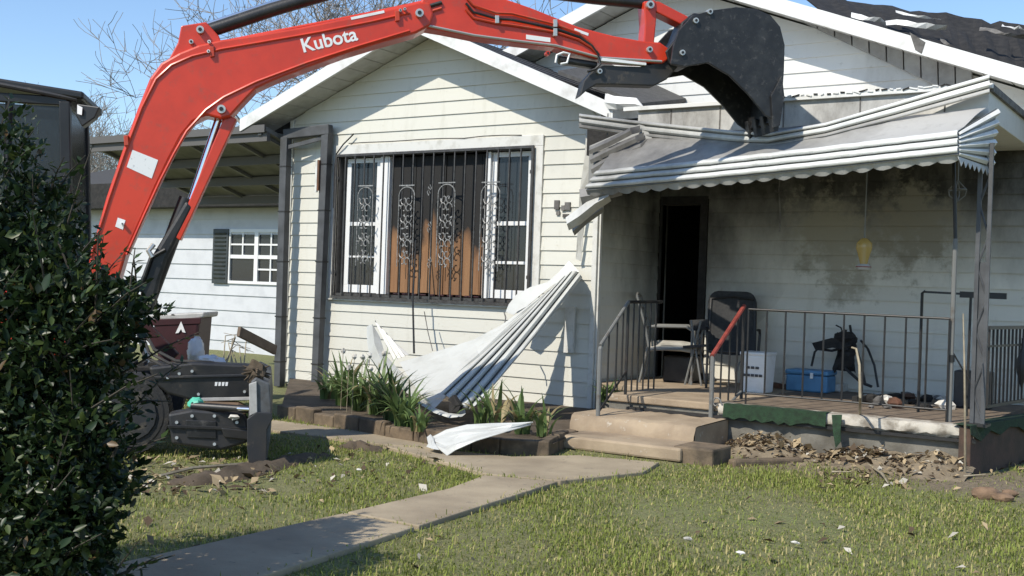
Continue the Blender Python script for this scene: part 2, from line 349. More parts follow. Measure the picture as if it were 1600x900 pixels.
SL = [[(-60,932),(185,879),(538,801),(648,823),(430,893),(300,935)],
      [(543,799.5),(700,763),(757,742),(872,752),(742,793),(655,821)],
      [(596,695),(690,720),(762,740.5),(876,750.5),(1006,737),(1030,722),(905,711),(800,713),(700,703)],
      [(300,668),(425,672),(592,693),(694,702),(640,684),(520,668),(420,655),(320,650)]]
for k, s in enumerate(SL):
    b = MB().prism([onZ(x, y, .026-.004*k) for x, y in s], (0,0,-.12)); b.build('slab', MT['concrete'], pathE, bevel=.008)

# ================================================================== HOUSE
house = thing('house', (0, 1.5, 0), 'fire-damaged white cottage with lap siding, front gable and boarded window', 'house')
EX = .163
def board_y(par, Y, z, h, a0, b0, a1, b1, m, name='siding_board'):
    f = lambda zz: .019-.015*(zz-z)/EX
    V = [(a0,Y,z),(b0,Y,z),(b0,Y-.019,z),(a0,Y-.019,z),(a1,Y,z+h),(b1,Y,z+h),(b1,Y-f(z+h),z+h),(a1,Y-f(z+h),z+h)]
    MB().add(V, [(0,3,2,1)[::-1],(4,5,6,7)[::-1],(3,2,6,7),(0,1,5,4)[::-1],(0,3,7,4),(1,5,6,2)]).build(name, m, par)
def board_x(par, X, z, h, y0, y1, m):
    V = [(X,y0,z),(X,y1,z),(X+.019,y1,z),(X+.019,y0,z),(X,y0,z+h),(X,y1,z+h),(X+.004,y1,z+h),(X+.004,y0,z+h)]
    MB().add(V, [(0,1,2,3),(4,7,6,5),(2,1,5,6),(3,2,6,7),(0,3,7,4),(0,4,5,1)]).build('siding_board', m, par)
BX0, BX1, BC, BZ, SLL, SLR = -4.74, 0.0, -2.40, 4.58, .387, .437       # front bay: sides, ridge X, ridge Z, slope
wx0 = onY(529,350,0).x; wx1 = onY(834,350,0).x; wz0 = onY(680,468,0).z; wz1 = onY(680,236,0).z
bzw = BZ-.135
def bdrop(x): return (BC-x)*SLL if x < BC else (x-BC)*SLR
wallb = MB()
wallb.prism([(BX0,.005,.02),(wx0,.005,.02),(wx0,.005,bzw-bdrop(wx0)),(BX0,.005,bzw-bdrop(BX0))], (0,.14,0))
wallb.prism([(wx1,.005,.02),(BX1-.004,.005,.02),(BX1-.004,.005,bzw-bdrop(BX1)),(wx1,.005,bzw-bdrop(wx1))], (0,.14,0))
wallb.box(wx0+.001, wx1-.001, .006, .14, .02, wz0)
wallb.prism([(wx0+.001,.006,wz1),(wx1-.001,.006,wz1),(wx1-.001,.006,bzw-bdrop(wx1)),(BC,.006,bzw),(wx0+.001,.006,bzw-bdrop(wx0))], (0,.13,0))
wallb.box(BX0, BX0+.12, .15, 1.5, .02, 3.4)
bay = wallb.build('wall', MT['trim'], house)
z = .05
while z < bzw-.05:
    h = min(EX, bzw-.02-z)
    def iv(zz):
        hh_ = max(0.004, bzw-zz); return max(BX0+.05, BC-hh_/SLL), min(BX1-.06, BC+hh_/SLR)
    a0, b0 = iv(z); a1, b1 = iv(z+h); mid = z+h/2
    if wz0-.02 < mid < wz1+.09:
        board_y(bay, 0, z, h, a0, wx0-.10, a1, wx0-.10, MT['siding']); board_y(bay, 0, z, h, wx1+.11, b0, wx1+.11, b1, MT['siding'])
    else: board_y(bay, 0, z, h, a0, b0, a1, b1, MT['siding'])
    z += EX
for x in (BX0, BX1-.062): MB().box(x, x+.06, -.032, .004, .02, bzw-bdrop(x)-.01).build('corner_trim', MT['trim'], house, bevel=.004)
MB().box(BX0+.02, BX1-.02, .03, .12, -.1, .05).build('foundation', MT['porch_grey'], house)
# return wall of the porch (faces right)
rw = MB().box(-.14, -.005, .15, 1.5, .3, 3.35).build('wall', MT['siding_porch'], house)
z = .42
while z < 3.2:
    board_x(rw, 0, z, EX, .012, 1.485, MT['siding_porch']); z += EX
MB().box(.0, .022, -.0, .05, .05, 3.3).build('corner_trim', MT['trim'], house, bevel=.004)
# porch back wall with doorway
DX0, DX1, DZ1 = .045, .55, 2.47
bw = MB(); bw.box(DX1, 5.0, 1.505, 1.64, .2, 3.3); bw.box(-.0, DX0, 1.505, 1.64, .2, 3.3); bw.box(DX0, DX1, 1.506, 1.64, DZ1, 3.3)
bwo = bw.build('wall', MT['siding_porch'], house)
z = .42
while z < 3.15:
    if z < DZ1+.05: board_y(bwo, 1.5, z, EX, DX1+.1, 5.0, DX1+.1, 5.0, MT['siding_porch'])
    else: board_y(bwo, 1.5, z, EX, .02, 5.0, .02, 5.0, MT['siding_porch'])
    z += EX
dr = MB(); dr.box(DX1, DX1+.09, 1.465, 1.6, .39, DZ1); dr.box(DX0-.02, DX0, 1.465, 1.6, .39, DZ1); dr.box(DX0-.02, DX1+.09, 1.462, 1.6, DZ1+.002, DZ1+.1)
dfo = dr.build('door_frame', MT['char'], house)
MB().box(DX1-.03, DX1-.002, 1.53, 2.15, .40, DZ1-.02).build('door', MT['char'], house)
rm = MB(); V = [(DX0-.5,1.65,.38),(3,1.65,.38),(3,5,.38),(DX0-.5,5,.38),(DX0-.5,1.65,3),(3,1.65,3),(3,5,3),(DX0-.5,5,3)]
rm.add(V, [(0,1,2,3),(4,7,6,5),(1,5,6,2),(2,6,7,3),(3,7,4,0)]); rm.build('interior', MT['char'], house)
rm = MB(); V = [(-4.6,.6,.3),(-.2,.6,.3),(-.2,.62,.3),(-4.6,.62,.3),(-4.6,.6,3.3),(-.2,.6,3.3),(-.2,.62,3.3),(-4.6,.62,3.3)]
rm.add(V, [(0,3,2,1),(4,5,6,7),(0,1,5,4),(1,2,6,5),(2,3,7,6),(3,0,4,7)]); rm.build('interior', MT['char'], house)
# main gable above the porch
GC, GZ, GS = .10, 5.27, .385
gzw = GZ-.15
gw = MB().prism([(-4.6,1.505,3.28),(5.0,1.505,3.28),(5.0,1.505,gzw-GS*abs(5.0-GC)),(GC,1.505,gzw),(-4.6,1.505,gzw-GS*abs(-4.6-GC))], (0,.13,0)).build('wall', MT['siding_gable'], house)
z = 3.30
while z < gzw-.05:
    h = min(EX, gzw-.02-z)
    def iv2(zz):
        hf = max(.01, (gzw-zz)/GS); return max(-3.2, GC-hf), min(4.98, GC+hf)
    a0, b0 = iv2(z); a1, b1 = iv2(z+h); board_y(gw, 1.5, z, h, a0, b0, a1, b1, MT['siding_gable']); z += EX
# roofs: slabs, fascia boards, soffit panels
def gable_roof(xc, zr, sl2, xl, xr, yf, yb, ywall, mroof, np_):
    for sx, xe, s in ((-1, xl, sl2[0]), (1, xr, sl2[1])):
        ze = zr-s*abs(xe-xc); P = [(xc,yf+.02,zr),(xe,yf+.02,ze),(xe,yf+.02,ze-.09),(xc,yf+.02,zr-.09)]
        if sx < 0: P = P[::-1]
        MB().prism(P, (0,yb-yf,0)).build('roof', mroof, house)
        # shingle courses stand proud as strips
        F = [(xc-sx*.0,yf-.025,zr+.015),(xe,yf-.025,ze+.015),(xe,yf-.025,ze-.15),(xc,yf-.025,zr-.15)]
        if sx < 0: F = F[::-1]
        fo = MB().prism(F, (0,.04,0)).build('fascia', MT['fascia'], house)
        n = np_; L = xe-xc
        for i in range(n):
            x0 = xc+L*(i+.03)/n; x1 = xc+L*(i+.97)/n; z0 = zr-s*abs(x0-xc)-.125; z1 = zr-s*abs(x1-xc)-.125
            Q = [(x0,yf+.018,z0),(x1,yf+.018,z1),(x1,ywall+.02,z1),(x0,ywall+.02,z0)]
            if sx > 0: Q = Q[::-1]
            MB().prism(Q, (0,0,.02)).build('soffit_panel', MT['soffit'], fo)
        Q = [(xc,yf+.017,zr-.115),(xe,yf+.017,ze-.115),(xe,ywall+.02,ze-.115),(xc,ywall+.02,zr-.115)]
        if sx > 0: Q = Q[::-1]
        MB().prism(Q, (0,0,.02)).build('soffit_back', MT['rib_dark'], fo)
        # eave fascia along the depth
        MB().box(min(xe,xe+sx*.03), max(xe,xe+sx*.03), yf-.02, yb, ze-.15, ze+.012).build('gutter_board', MT['fascia'], house)
gable_roof(BC, BZ, (SLL, SLR), -5.18, .36, -.47, 4.2, 0, MT['shingle'], 11)
gable_roof(GC, GZ, (GS, GS), -5.1, 5.35, 1.06, 9, 1.5, MT['char'], 19)
# shingle course edges on the bay roof slope that shows
for i in range(1, 11):
    x = BC+.27*i; zz = BZ-SLR*(x-BC)
    if x < .33: MB().prism([(x-.26,-.41,zz+.27*SLR-.002),(x,-.41,zz+.012),(x,-.41,zz-.01)], (0,4.4,0)).build('shingle_course', MT['shingle'], house)
# eave return on the left and crumpled fascia end on the right
MB().grid([[onY(946,146,-.52), onY(960,150,-.56), onY(994,153,-.55), onY(1002,163,-.54)],[onY(944,160,-.53), onY(962,162,-.60), onY(990,162,-.58), onY(1004,166,-.55)],[onY(950,170,-.52), onY(964,171,-.55), onY(992,172,-.54), onY(1006,171,-.53)]], .02, (0,1,0)).build('bent_fascia', MT['fascia'], house)
qa, qb, qc, qd = onY(872,110,-.40), onY(1003,161,-.46), onY(1072,154,1.478), onY(950,98,1.478)
MB().grid([[qa, lerp(qa,qb,.33), lerp(qa,qb,.66), qb],[lerp(qa,qd,.5), lerp(lerp(qa,qb,.33),lerp(qd,qc,.33),.5), lerp(lerp(qa,qb,.66),lerp(qd,qc,.66),.5), lerp(qb,qc,.5)],[qd, lerp(qd,qc,.33), lerp(qd,qc,.66), qc]], .04, (0,0,-1)).build('roof_saddle', MT['shingle_grey'], house)
# burnt roofing peeled up above the right rake
rows = []
for k, (t, Yk) in enumerate(((0,1.12),(.35,1.6),(.7,2.1),(1,2.6))):
    row = []
    for i in range(31):
        u = i/30; lo = onY(1300+340*u, 28+114*u, 1.12); hi = onY(1240+420*u, -12+66*u, 2.6)
        p = lerp(lo, hi, t); p.z += random.uniform(-.03,.03)*(k>0); row.append(p)
    rows.append(row)
MB().grid(rows, .02, (0,0,1)).build('burnt_roof_sheet', MT['char'], house)
random.seed(5)
for (x0,y0,x1,y1,w) in ((1330,22,1385,36,7),(1385,36,1478,42,9),(1400,20,1470,30,4),(1530,46,1605,58,5),(1470,62,1500,84,5),(1565,40,1605,46,4)):
    n = 6; r0 = []; r1 = []
    for i in range(n+1):
        t = i/n; jx = random.uniform(-2,2); jy = random.uniform(-2.5,2.5)
        r0.append(onY(lerp(x0,x1,t)+jx, lerp(y0,y1,t)+jy-w/2, 1.5-.03*i)); r1.append(onY(lerp(x0,x1,t), lerp(y0,y1,t)+jy*.5+w/2+random.uniform(-2,2), 1.42))
    MB().grid([r0, r1], .006, (0,-1,.2)).build('torn_flashing', MT['fascia'] if w != 5 else MT['ash'], house)
# soffit bracket missing piece / flap on right rake
MB().prism([onY(1421,50,1.03), onY(1446,66,1.03), onY(1440,84,1.03), onY(1430,78,1.03)], (0,.02,0)).build('bent_flashing', MT['ash'], house)

MT['frieze'] = mat('shade_grey_frieze', (.30,.295,.28), .6, (.22,.21,.2), 6, .4, .65, rnd=.06)  # overhang shade put into the paint as a darker grey
# boarded frieze under the right rake
x = 1222
while x < 1500:
    xa, xb = x+1.2, x+26; yb_ = lambda q: 15+(q-1214)*.478; yt_ = lambda q: 6+(q-1214)*.325
    MB().prism([onY(xa,yt_(xa),1.40), onY(xb,yt_(xb),1.40), onY(xb+1,yb_(xb),1.40), onY(xa+1,yb_(xa),1.40)], (0,.05,0)).build('frieze_panel', MT['frieze'], house, bevel=.003)
    x += 27
MB().prism([onY(1222,12,1.455), onY(1500,102,1.455), onY(1500,151,1.455), onY(1222,20,1.455)], (0,.02,0)).build('frieze_back', MT['rib_dark'], house)
# ---- picture window
win = MB(); T = .115
win.box(wx0-T, wx1+T, -.040, .004, wz1, wz1+.125); win.box(wx0-T, wx0, -.038, .004, wz0-.04, wz1-.001); win.box(wx1, wx1+T, -.038, .004, wz0-.04, wz1-.001)
win.box(wx0-T-.01, wx1+T+.01, -.060, .004, wz0-.06, wz0-.041)
wino = win.build('window', MT['trim'], house, bevel=.004)
fr = MB(); d = .035
fr.box(wx0, wx1, -.05, .03, wz1-d, wz1-.001); fr.box(wx0, wx1, -.05, .03, wz0+.001, wz0+d); fr.box(wx0+.001, wx0+d, -.048, .03, wz0+d, wz1-d); fr.box(wx1-d, wx1-.001, -.048, .03, wz0+d, wz1-d)
fr.build('frame', MT['grille'], wino)
X = lambda px: onY(px, 350, 0).x
Zp = lambda py, px=680: onY(px, py, 0).z
def sash(pa, pb, mids, lo=None):
    xa, xb = X(pa), X(pb); za, zb = wz0+.045, wz1-.045; t = .07; s = MB()
    s.box(xa, xb, .035, .075, zb-.06, zb); s.box(xa, xb, .035, .075, za, za+.10); s.box(xa, xa+t, .036, .074, za+.1, zb-.06); s.box(xb-t, xb, .036, .074, za+.1, zb-.06)
    for zz, hh in mids: s.box(xa+t, xb-t, .034, .076, zz-hh/2, zz+hh/2)
    s.build('sash', MT['vinyl'], wino, bevel=.004)
    MB().box(xa+t-.01, xb-t+.01, .052, .058, za+.09, zb-.05).build('pane', MT['pane'], wino)
mz = (wz0+wz1)/2+.02
sash(537, 590, [(mz, .05), (mz-.42, .025)]); sash(764, 828, [(mz, .05), (mz-.46, .035)])
for pa, pb in ((591,603),(603.6,606),(756,759),(759.5,763.5)): MB().box(X(pa), X(pb), .0, .09, wz0+.04, wz1-.04).build('mullion', MT['vinyl'], wino, bevel=.003)
# boards nailed over the middle light
random.seed(3)
pxs = [605.5, 620, 643, 655, 671, 690, 703, 720, 734, 746, 757]
for a, b in zip(pxs[:-1], pxs[1:]):
    dd = random.uniform(-.008,.008)
    MB().box(X(a)+.002, X(b)-.002, .06+dd, .085+dd, wz0+.05+random.uniform(0,.03), wz1-.05).build('plank', MT['ply'], wino, bevel=.003)
for i in range(10):
    a = 615+i*14; MB().box(X(a), X(a+9), .035, .058, wz0+.045, wz0+.062).build('nail_strip', MT['maroon'], wino)
# security grille
gr = MB(); Yg = -.075
gr.box(wx0-.015, wx1+.015, Yg-.012, Yg+.012, wz1-.028, wz1+.002); gr.box(wx0-.02, wx1+.02, Yg-.014, Yg+.014, wz0-.035, wz0-.003)
gr.box(wx0-.015, wx0+.012, Yg-.011, Yg+.011, wz0-.003, wz1-.028); gr.box(wx1-.012, wx1+.015, Yg-.011, Yg+.011, wz0-.003, wz1-.028)
for xx in (wx0+.02, wx1-.02):
    for zz in (wz0+.3, wz1-.3): gr.box(xx-.012, xx+.012, Yg, -.03, zz-.02, zz+.02)
gro = gr.build('window_grille', MT['grille'], house)
nb = 19
for i in range(1, nb):
    x = lerp(wx0, wx1, i/nb); MB().box(x-.0075, x+.0075, Yg-.0075, Yg+.0075, wz0-.004, wz1-.027).build('bar', MT['grille'], gro)
def scroll(px0, px1, py0, py1, seed, m):
    random.seed(seed); s = MB(); x0, x1 = X(px0), X(px1); za, zb = Zp(py1), Zp(py0); xc = (x0+x1)/2; w = (x1-x0)/2
    n = 8; hh = (zb-za)/n
    for i in range(n):
        zc = za+hh*(i+.5); f = -1 if i % 2 else 1
        for sd_ in (-1, 1):
            pts = []
            for k in range(15):
                t = k/14; ang = t*5.2; r = w*.62*(1-.72*t)
                pts.append((xc+sd_*(w*.30+f*.0)+sd_*r*math.cos(ang)*.7, Yg-.012-.006*math.sin(3*t), zc+f*r*math.sin(ang)*.9))
            s.tube(pts, .0065, 5)
            if random.random() < .8:
                lx = xc+sd_*random.uniform(.1,.8)*w; s.obox((lx, Yg-.016, zc+random.uniform(-.4,.4)*hh), .035, .006, .016, Matrix.Rotation(random.uniform(0,3), 3, 'Y'))
    arc = [(xc+w*math.cos(math.pi*k/10), Yg-.01, zb+w*.9*math.sin(math.pi*k/10)) for k in range(11)]; s.tube(arc, .0075, 5)
    s.beam((x0,Yg-.01,zb+w*1.05), (x1,Yg-.01,zb+w*1.05), .012, .014); s.tube([(xc-w,Yg-.01,za),(xc-w,Yg-.01,zb)], .006, 5); s.tube([(xc+w,Yg-.01,za),(xc+w,Yg-.01,zb)], .006, 5)
    s.build('scroll', m, gro, smooth=True)
scroll(565,588,305,418,1,MT['grille_white']); scroll(629,653,306,418,2,MT['grille_white']); scroll(690,716,304,418,3,MT['grille_white']); scroll(757,786,306,422,4,MT['grille_white'])
for py in (297, 355, 410):
    s = MB()
    for a in range(4):
        t = a*math.pi/2; c = onY(671, py, Yg-.01); s.tube([c+Vector((.012*math.cos(t),0,.012*math.sin(t))), c+Vector((.035*math.cos(t+.5),0,.05*math.sin(t+.5))), c+Vector((.02*math.cos(t+1.2),0,.07*math.sin(t+1.2)))], .006, 5)
    s.build('scroll', MT['grille_white'], gro, smooth=True)
# torn wire and small fittings on the wall
MB().tube([onY(553,209,-.06), onY(536,226,-.08), onY(526,240,-.06), onY(523,262,-.05), onY(521,325,-.04)], .009, 6).build('loose_wire', MT['iron'], house)
MB().tube([onY(545+i*30, 224-1.45*i+random.uniform(-1.2,1.2), -.045) for i in range(10)], .006, 5).build('loose_wire', MT['iron'], house)
for px, py, w, h in ((870,320,7,14),(887,322,8,12),(872,333,5,6),(884,337,9,5),(880,325,5,8)):
    a = onY(px-w/2, py-h/2, -.026); b = onY(px+w/2, py+h/2, -.026); MB().box(a.x, b.x, -.034, -.016, b.z, a.z).build('number_plate', MT['ash'], house)
a = onY(884,478,-.03); b = onY(897,552,-.03); MB().box(a.x, b.x, -.05, -.018, b.z, a.z).build('cable_cover', MT['trim'], house, bevel=.004)
# peeled strip of corner cladding beside the porch
MB().grid([[onY(917,190,-.1), onY(930,190,-.06)], [onY(914,245,-.12), onY(927,250,-.07)], [onY(906,300,-.14), onY(918,305,-.08)], [onY(903,360,-.12), onY(912,365,-.07)], [onY(900,405,-.1), onY(908,408,-.07)]], .006).build('peeled_trim', MT['trim'], house)

# ---- porch roof (flat) with boxed header
PRX = 4.17
hd = MB(); hd.box(.85, PRX, -.80, 1.46, 2.98, 3.24); hd.box(.85, PRX-.001, -.799, -.66, 2.80, 2.979); ho = hd.build('porch_roof', MT['header'], house, bevel=.006)  # lower front box added behind the awning to block sun on the back wall
MB().box(.05, .849, -.42, 1.46, 2.85, 3.22).build('gap_shade_box', MT['char'], house)  # solid black box: soot and the gloom of the gap put into its colour
MB().box(.70, PRX+.03, -.84, -.801, 3.225, 3.265).build('drip_edge', MT['fascia'], house, bevel=.003)
MB().box(PRX+.001, PRX+.03, -.80, 1.46, 3.2, 3.262).build('drip_edge', MT['ash'], house)
random.seed(9)
for i in range(34):   # curled tar edge
    x = 2.0+i*.062; MB().obox((x, -.843, 3.268+random.uniform(-.006,.006)), random.uniform(.03,.08), .014, .012, Matrix.Rotation(random.uniform(-.4,.4),3,'Y')).build('tar_edge', MT['fascia'] if random.random()<.6 else MT['char'], house)
x = .5
while x < 4.1:
    MB().box(x, x+.012, -.806, -.7995, 2.985, 3.22).build('header_joint', MT['ash'], house); x += random.uniform(.5,.8)
# ================================================================== PORCH
FZ = .39; PX1 = 4.2; PY0 = -1.12
porch = thing('porch', (2, 0, 0), 'raised concrete porch with chipped pale lip and two worn steps', 'porch')
pb = MB(); pb.box(.78, PX1-.02, PY0+.05, 1.49, -.1, FZ-.075); pb.box(.03, .779, .03, 1.489, -.1, FZ-.076); pb.build('foundation', MT['porch_grey'], porch)
pb = MB(); pb.prism([(.76,PY0+.02,FZ-.07),(1.95,PY0+.02,FZ-.07),(1.95,1.495,FZ-.07),(.025,1.495,FZ-.07),(.025,.0,FZ-.07),(.76,.0,FZ-.07)], (0,0,.07)); pb.build('floor_slab', MT['porch_conc'], porch, bevel=.012)
# chipped lip on the right part, lumpy front face
rows = []
random.seed(21)
for zz, yy in ((FZ-.11,.03),(FZ-.085,-.005),(FZ-.04,-.01),(FZ-.005,.0),(FZ,.03),(FZ+.0,.2)):
    rows.append([(lerp(1.955, PX1, i/60), PY0+yy+random.uniform(-.012,.012), zz+random.uniform(-.008,.008)*(zz<FZ-.001)) for i in range(61)])
MB().grid(rows).build('chipped_lip', MT['porch_lip'], porch, smooth=True)
MB().box(1.955, PX1, PY0+.19, 1.496, FZ-.07, FZ-.002).build('floor_slab', MT['wood_old'], porch)
MB().box(1.0, PX1+.01, PY0-.012, PY0+.03, FZ-.135, FZ-.108).build('edge_strip', MT['iron'], porch)
MB().prism([(PX1-.015,PY0-.04,-.1),(PX1+.42,1.3,-.1),(PX1+.42,1.3,FZ-.005),(PX1-.015,PY0-.04,FZ-.005)], (-.1,.02,0)).build('side_wall', MT['brick_wall'], porch, bevel=.01)
# steps: a low wide one and a tall worn one
st = MB(); st.prism([(.98,-2.36,0),(2.15,-2.34,0),(2.15,-1.85,0),(.98,-1.85,0)], (0,0,.115)); st.build('step', MT['porch_conc'], porch, bevel=.02)
rows = []
for yy, zz in ((-1.86,-.02),(-1.87,.06),(-1.86,.16),(-1.83,.235),(-1.79,.25),(-1.1,.255)):
    rows.append([(lerp(.80,2.05,i/24), yy+random.uniform(-.008,.008), zz+random.uniform(-.008,.008)) for i in range(25)])
so_ = MB(); so_.grid(rows); so_.add([(.80,-1.86,-.02),(.80,-1.83,.235),(.80,-1.1,.25),(.80,-1.1,-.02)], [(0,1,2,3)]); so_.add([(2.05,-1.86,-.02),(2.05,-1.83,.235),(2.05,-1.1,.25),(2.05,-1.1,-.02)], [(0,3,2,1)])
so_.build('step', MT['porch_conc'], porch, smooth=True)
MB().box(2.06, 2.42, -2.3, -1.9, -.05, .13).build('kerb_block', MT['bedblock'], porch, bevel=.02)

# torn green outdoor carpet over the porch edge
def ragged(xa, xb, n, zt, depth, seed, Y):
    random.seed(seed); top = []; bot = []; back = []
    for i in range(n+1):
        x = lerp(xa, xb, i/n); back.append((x, Y+.10+random.uniform(-.05,.03), zt+.012)); top.append((x, Y-.018, zt+.012))
        bot.append((x, Y-.028+random.uniform(-.006,.006), zt-depth*random.uniform(.75,1.1)))
    return [back, top, bot]
turf = thing('green_carpet', (2.4,PY0,FZ), 'torn green outdoor carpet hanging over the porch front edge', 'carpet')
MB().grid(ragged(2.02,2.98,18,FZ-.005,.125,4,PY0-.01), .008, (0,-.6,.6)).build('strip', MT['turf'], turf, smooth=True)
p0 = onY(1300,648,PY0-.05); p1 = onY(1316,648,PY0-.05); p2 = onY(1314,690,PY0-.12); p3 = onY(1306,700,PY0-.15)
MB().grid([[p0,p1],[lerp(p0,p3,.5)+Vector((0,-.02,0)),lerp(p1,p2,.5)+Vector((0,-.02,0))],[p3,p2]], .008).build('dangling_strip', MT['turf'], turf)
turf2 = thing('green_carpet', (4.3,0,FZ), 'ragged dark green carpet edge along the porch end wall', 'carpet')
random.seed(8); r0, r1, r2 = [], [], []
for i in range(13):
    t = i/12; x = lerp(PX1-.03, PX1+.44, t); y = lerp(PY0-.06, 1.3, t); r0.append((x-.13,y+.03,FZ+.012)); r1.append((x+.012,y-.01,FZ+.012)); r2.append((x+.02,y-.014,FZ-.10*random.uniform(.4,1.3)))
MB().grid([r0,r1,r2], .008, (.5,-.3,.5)).build('strip', MT['turf'], turf2, smooth=True)

# ================================================================== AWNING STILL HANGING
awn = thing('awning', (2.3,-1.2,2.6), 'bent white aluminium awning with scalloped edge hanging over the porch', 'awning')
B0, B1 = onY(975,208,-.86), onY(1541,168,-.86)       # back edge
F0, F1 = onY(934,267,-1.45), onY(1497,204,-1.45)     # where the front ribs start
L0, L1 = onY(914,297,-1.56), onY(1497,241,-1.56)     # front lip
n = 36; random.seed(12)
def arow(a, b, jit=0, sag=0):
    return [lerp(a, b, i/n)+Vector((0,random.uniform(-jit,jit),random.uniform(-jit,jit)-sag*math.sin(math.pi*i/n))) for i in range(n+1)]
back = arow(B0, B1, .004, .05); front = arow(F0, F1, .003, .012)
rows = [back]+[[lerp(back[i], front[i], t)+Vector((0,0,.012*math.sin(6*t)+random.uniform(-.006,.006))) for i in range(n+1)] for t in (.2,.4,.6,.8)]+[front]
MB().grid(rows, .006, (0,.2,-1)).build('top_sheet', MT['alum_dirty'], awn, smooth=True)
lip = arow(L0, L1, .002, .012)
for k in range(3):      # three rounded ribs of the front
    t0, t1 = k/3+.02, (k+1)/3-.05; R = []
    for q in range(6):
        t = lerp(t0, t1, q/5); bul = .022*math.sin(math.pi*q/5)
        R.append([lerp(front[i], lip[i], t)+Vector((0,-.012-bul,.004)) for i in range(n+1)])
    MB().grid(R, .004, (0,.9,-.3)).build('front_rib', MT['alum'], awn, smooth=True)
R = [[lerp(front[i], lip[i], t)+Vector((0,.006,0)) for i in range(n+1)] for t in (0,.5,1)]
MB().grid(R, .004, (0,1,0)).build('front_backing', MT['rib_dark'], awn)
V = []; m_ = 20*6
for i in range(m_+1):
    t = i/m_; p = lerp(L0, L1, t)+Vector((0,.02,-.012*math.sin(math.pi*t))); ph = (i % 6)/6; dr_ = .036+.026*math.sin(math.pi*ph)+random.uniform(-.003,.003)
    V.append((p, p+Vector((0,.03,-dr_))))
MB().grid([[a for a,b in V],[b for a,b in V]], .004, (0,1,0)).build('scalloped_valance', MT['alum_dirty'], awn)
# corrugated end cheek at the right
E0 = onY(1497,207,-1.44); E1 = onY(1497,244,-1.54); E2 = onX(1539,172,L1.x+.03); 
Eb = Vector((L1.x+.16,-.86,onY(1541,170,-.86).z)); Ec = Vector((L1.x+.13,-.86,onY(1537,264,-.86).z))
for k in range(6):
    t0, t1 = k/6+.012, (k+1)/6-.035
    A = [lerp(E0,E1,t0), lerp(E0,E1,(t0+t1)/2)+Vector((.02,0,0)), lerp(E0,E1,t1)]; C = [lerp(Eb,Ec,t0), lerp(Eb,Ec,(t0+t1)/2)+Vector((.02,0,0)), lerp(Eb,Ec,t1)]
    MB().grid([[A[i], C[i]] for i in range(3)], .004, (-1,0,0)).build('cheek_slat', MT['alum'], awn, smooth=True)
MB().grid([[E0+Vector((-.015,0,0)),Eb+Vector((-.015,0,0))],[E1+Vector((-.015,0,0)),Ec+Vector((-.015,0,0))]], .004, (-1,0,0)).build('cheek_backing', MT['rib_dark'], awn)
zz = []
for i in range(17):
    t = i/16; p = lerp(E1, Ec, t); zz.append((p, p+Vector((.01,0,-.025-.05*(i%2)))))
MB().grid([[a for a,b in zz],[b for a,b in zz]], .004, (-1,0,0)).build('scalloped_valance', MT['alum_dirty'], awn)
# top channel pulled down by the bucket: three long ribs
bend = thing('awning_channel', (2.3,-1.3,2.9), 'long ribbed awning strip bent into a V under the bucket teeth', 'awning strip')
ctl = [(905,178,22,-.90),(985,188,24,-.95),(1080,198,24,-1.02),(1150,205,24,-1.15),(1200,208,22,-1.22),(1290,192,22,-1.18),(1400,160,26,-1.0),(1480,136,28,-.95),(1546,117,29,-.93)]
def chan(o0, o1, mat_, nm, yo=0, bulge=.02):
    R = [[] for _ in range(4)]
    for i in range(len(ctl)-1):
        for s in range(5):
            t = s/5; a, b = ctl[i], ctl[i+1]; t2 = t
            x, y, w, Y = [lerp(a[k], b[k], t2) for k in range(4)]
            for q in range(4):
                f = lerp(o0, o1, q/3); R[q].append(onY(x, y+w*f, Y+yo-bulge*math.sin(math.pi*q/3)))
    a = ctl[-1]
    for q in range(4): R[q].append(onY(a[0], a[1]+a[2]*lerp(o0,o1,q/3), a[3]+yo-bulge*math.sin(math.pi*q/3)))
    MB().grid(R, .004, (0,1,0)).build(nm, mat_, bend, smooth=True)
chan(-.02,.22,MT['alum'],'rib'); chan(.30,.66,MT['alum'],'rib'); chan(.74,1.0,MT['alum_dirty'],'rib'); chan(0,1,MT['rib_dark'],'backing',.02,0)
# folded stub at the left end
stub = thing('awning_fold', (.6,-1.1,2.8), 'crumpled sooty awning corner folded up beside the house corner', 'awning piece')
for k in range(4):
    o = k*15
    P = [onY(922+k*1.5,230+o,-1.12), onY(950,217+o*.92,-1.16), onY(985+k*8,200+o*.8,-1.1), onY(1000+k*6,196+o*.72,-1.0)]
    Q = [onY(922+k*1.5,241+o,-1.12), onY(952,229+o*.92,-1.18), onY(988+k*8,210+o*.8,-1.12), onY(1003+k*6,206+o*.72,-1.0)]
    MB().grid([P,[lerp(a,b,.5)+Vector((0,-.02,0)) for a,b in zip(P,Q)],Q], .005).build('rib', MT['alum_dirty'], stub, smooth=True)
MB().grid([[onY(921,228,-1.08), onY(1004,192,-.96)],[onY(919,288,-1.10), onY(1040,250,-1.02)]], .005, (0,1,0)).build('backing', MT['rib_dark'], stub)
# shred hanging at the house corner
shred = thing('awning_shred', (.2,-.9,2.2), 'twisted strip of torn awning metal hanging at the house corner', 'metal scrap')
for pts, m in (([(905,308,24),(935,303,22),(968,300,10)],'alum_dirty'),([(884,350,20),(903,338,24),(928,318,22),(950,306,16)],'alum'),([(893,362,12),(912,345,10),(940,325,10)],'rib_dark')):
    Yb = -.9+.12*(m=='rib_dark')
    MB().grid([[onY(x,y-w/2,Yb) for x,y,w in pts],[onY(x+2,y,Yb-.05) for x,y,w in pts],[onY(x+5,y+w/2,Yb+.02) for x,y,w in pts]], .004).build('strip', MT[m], shred, smooth=True)

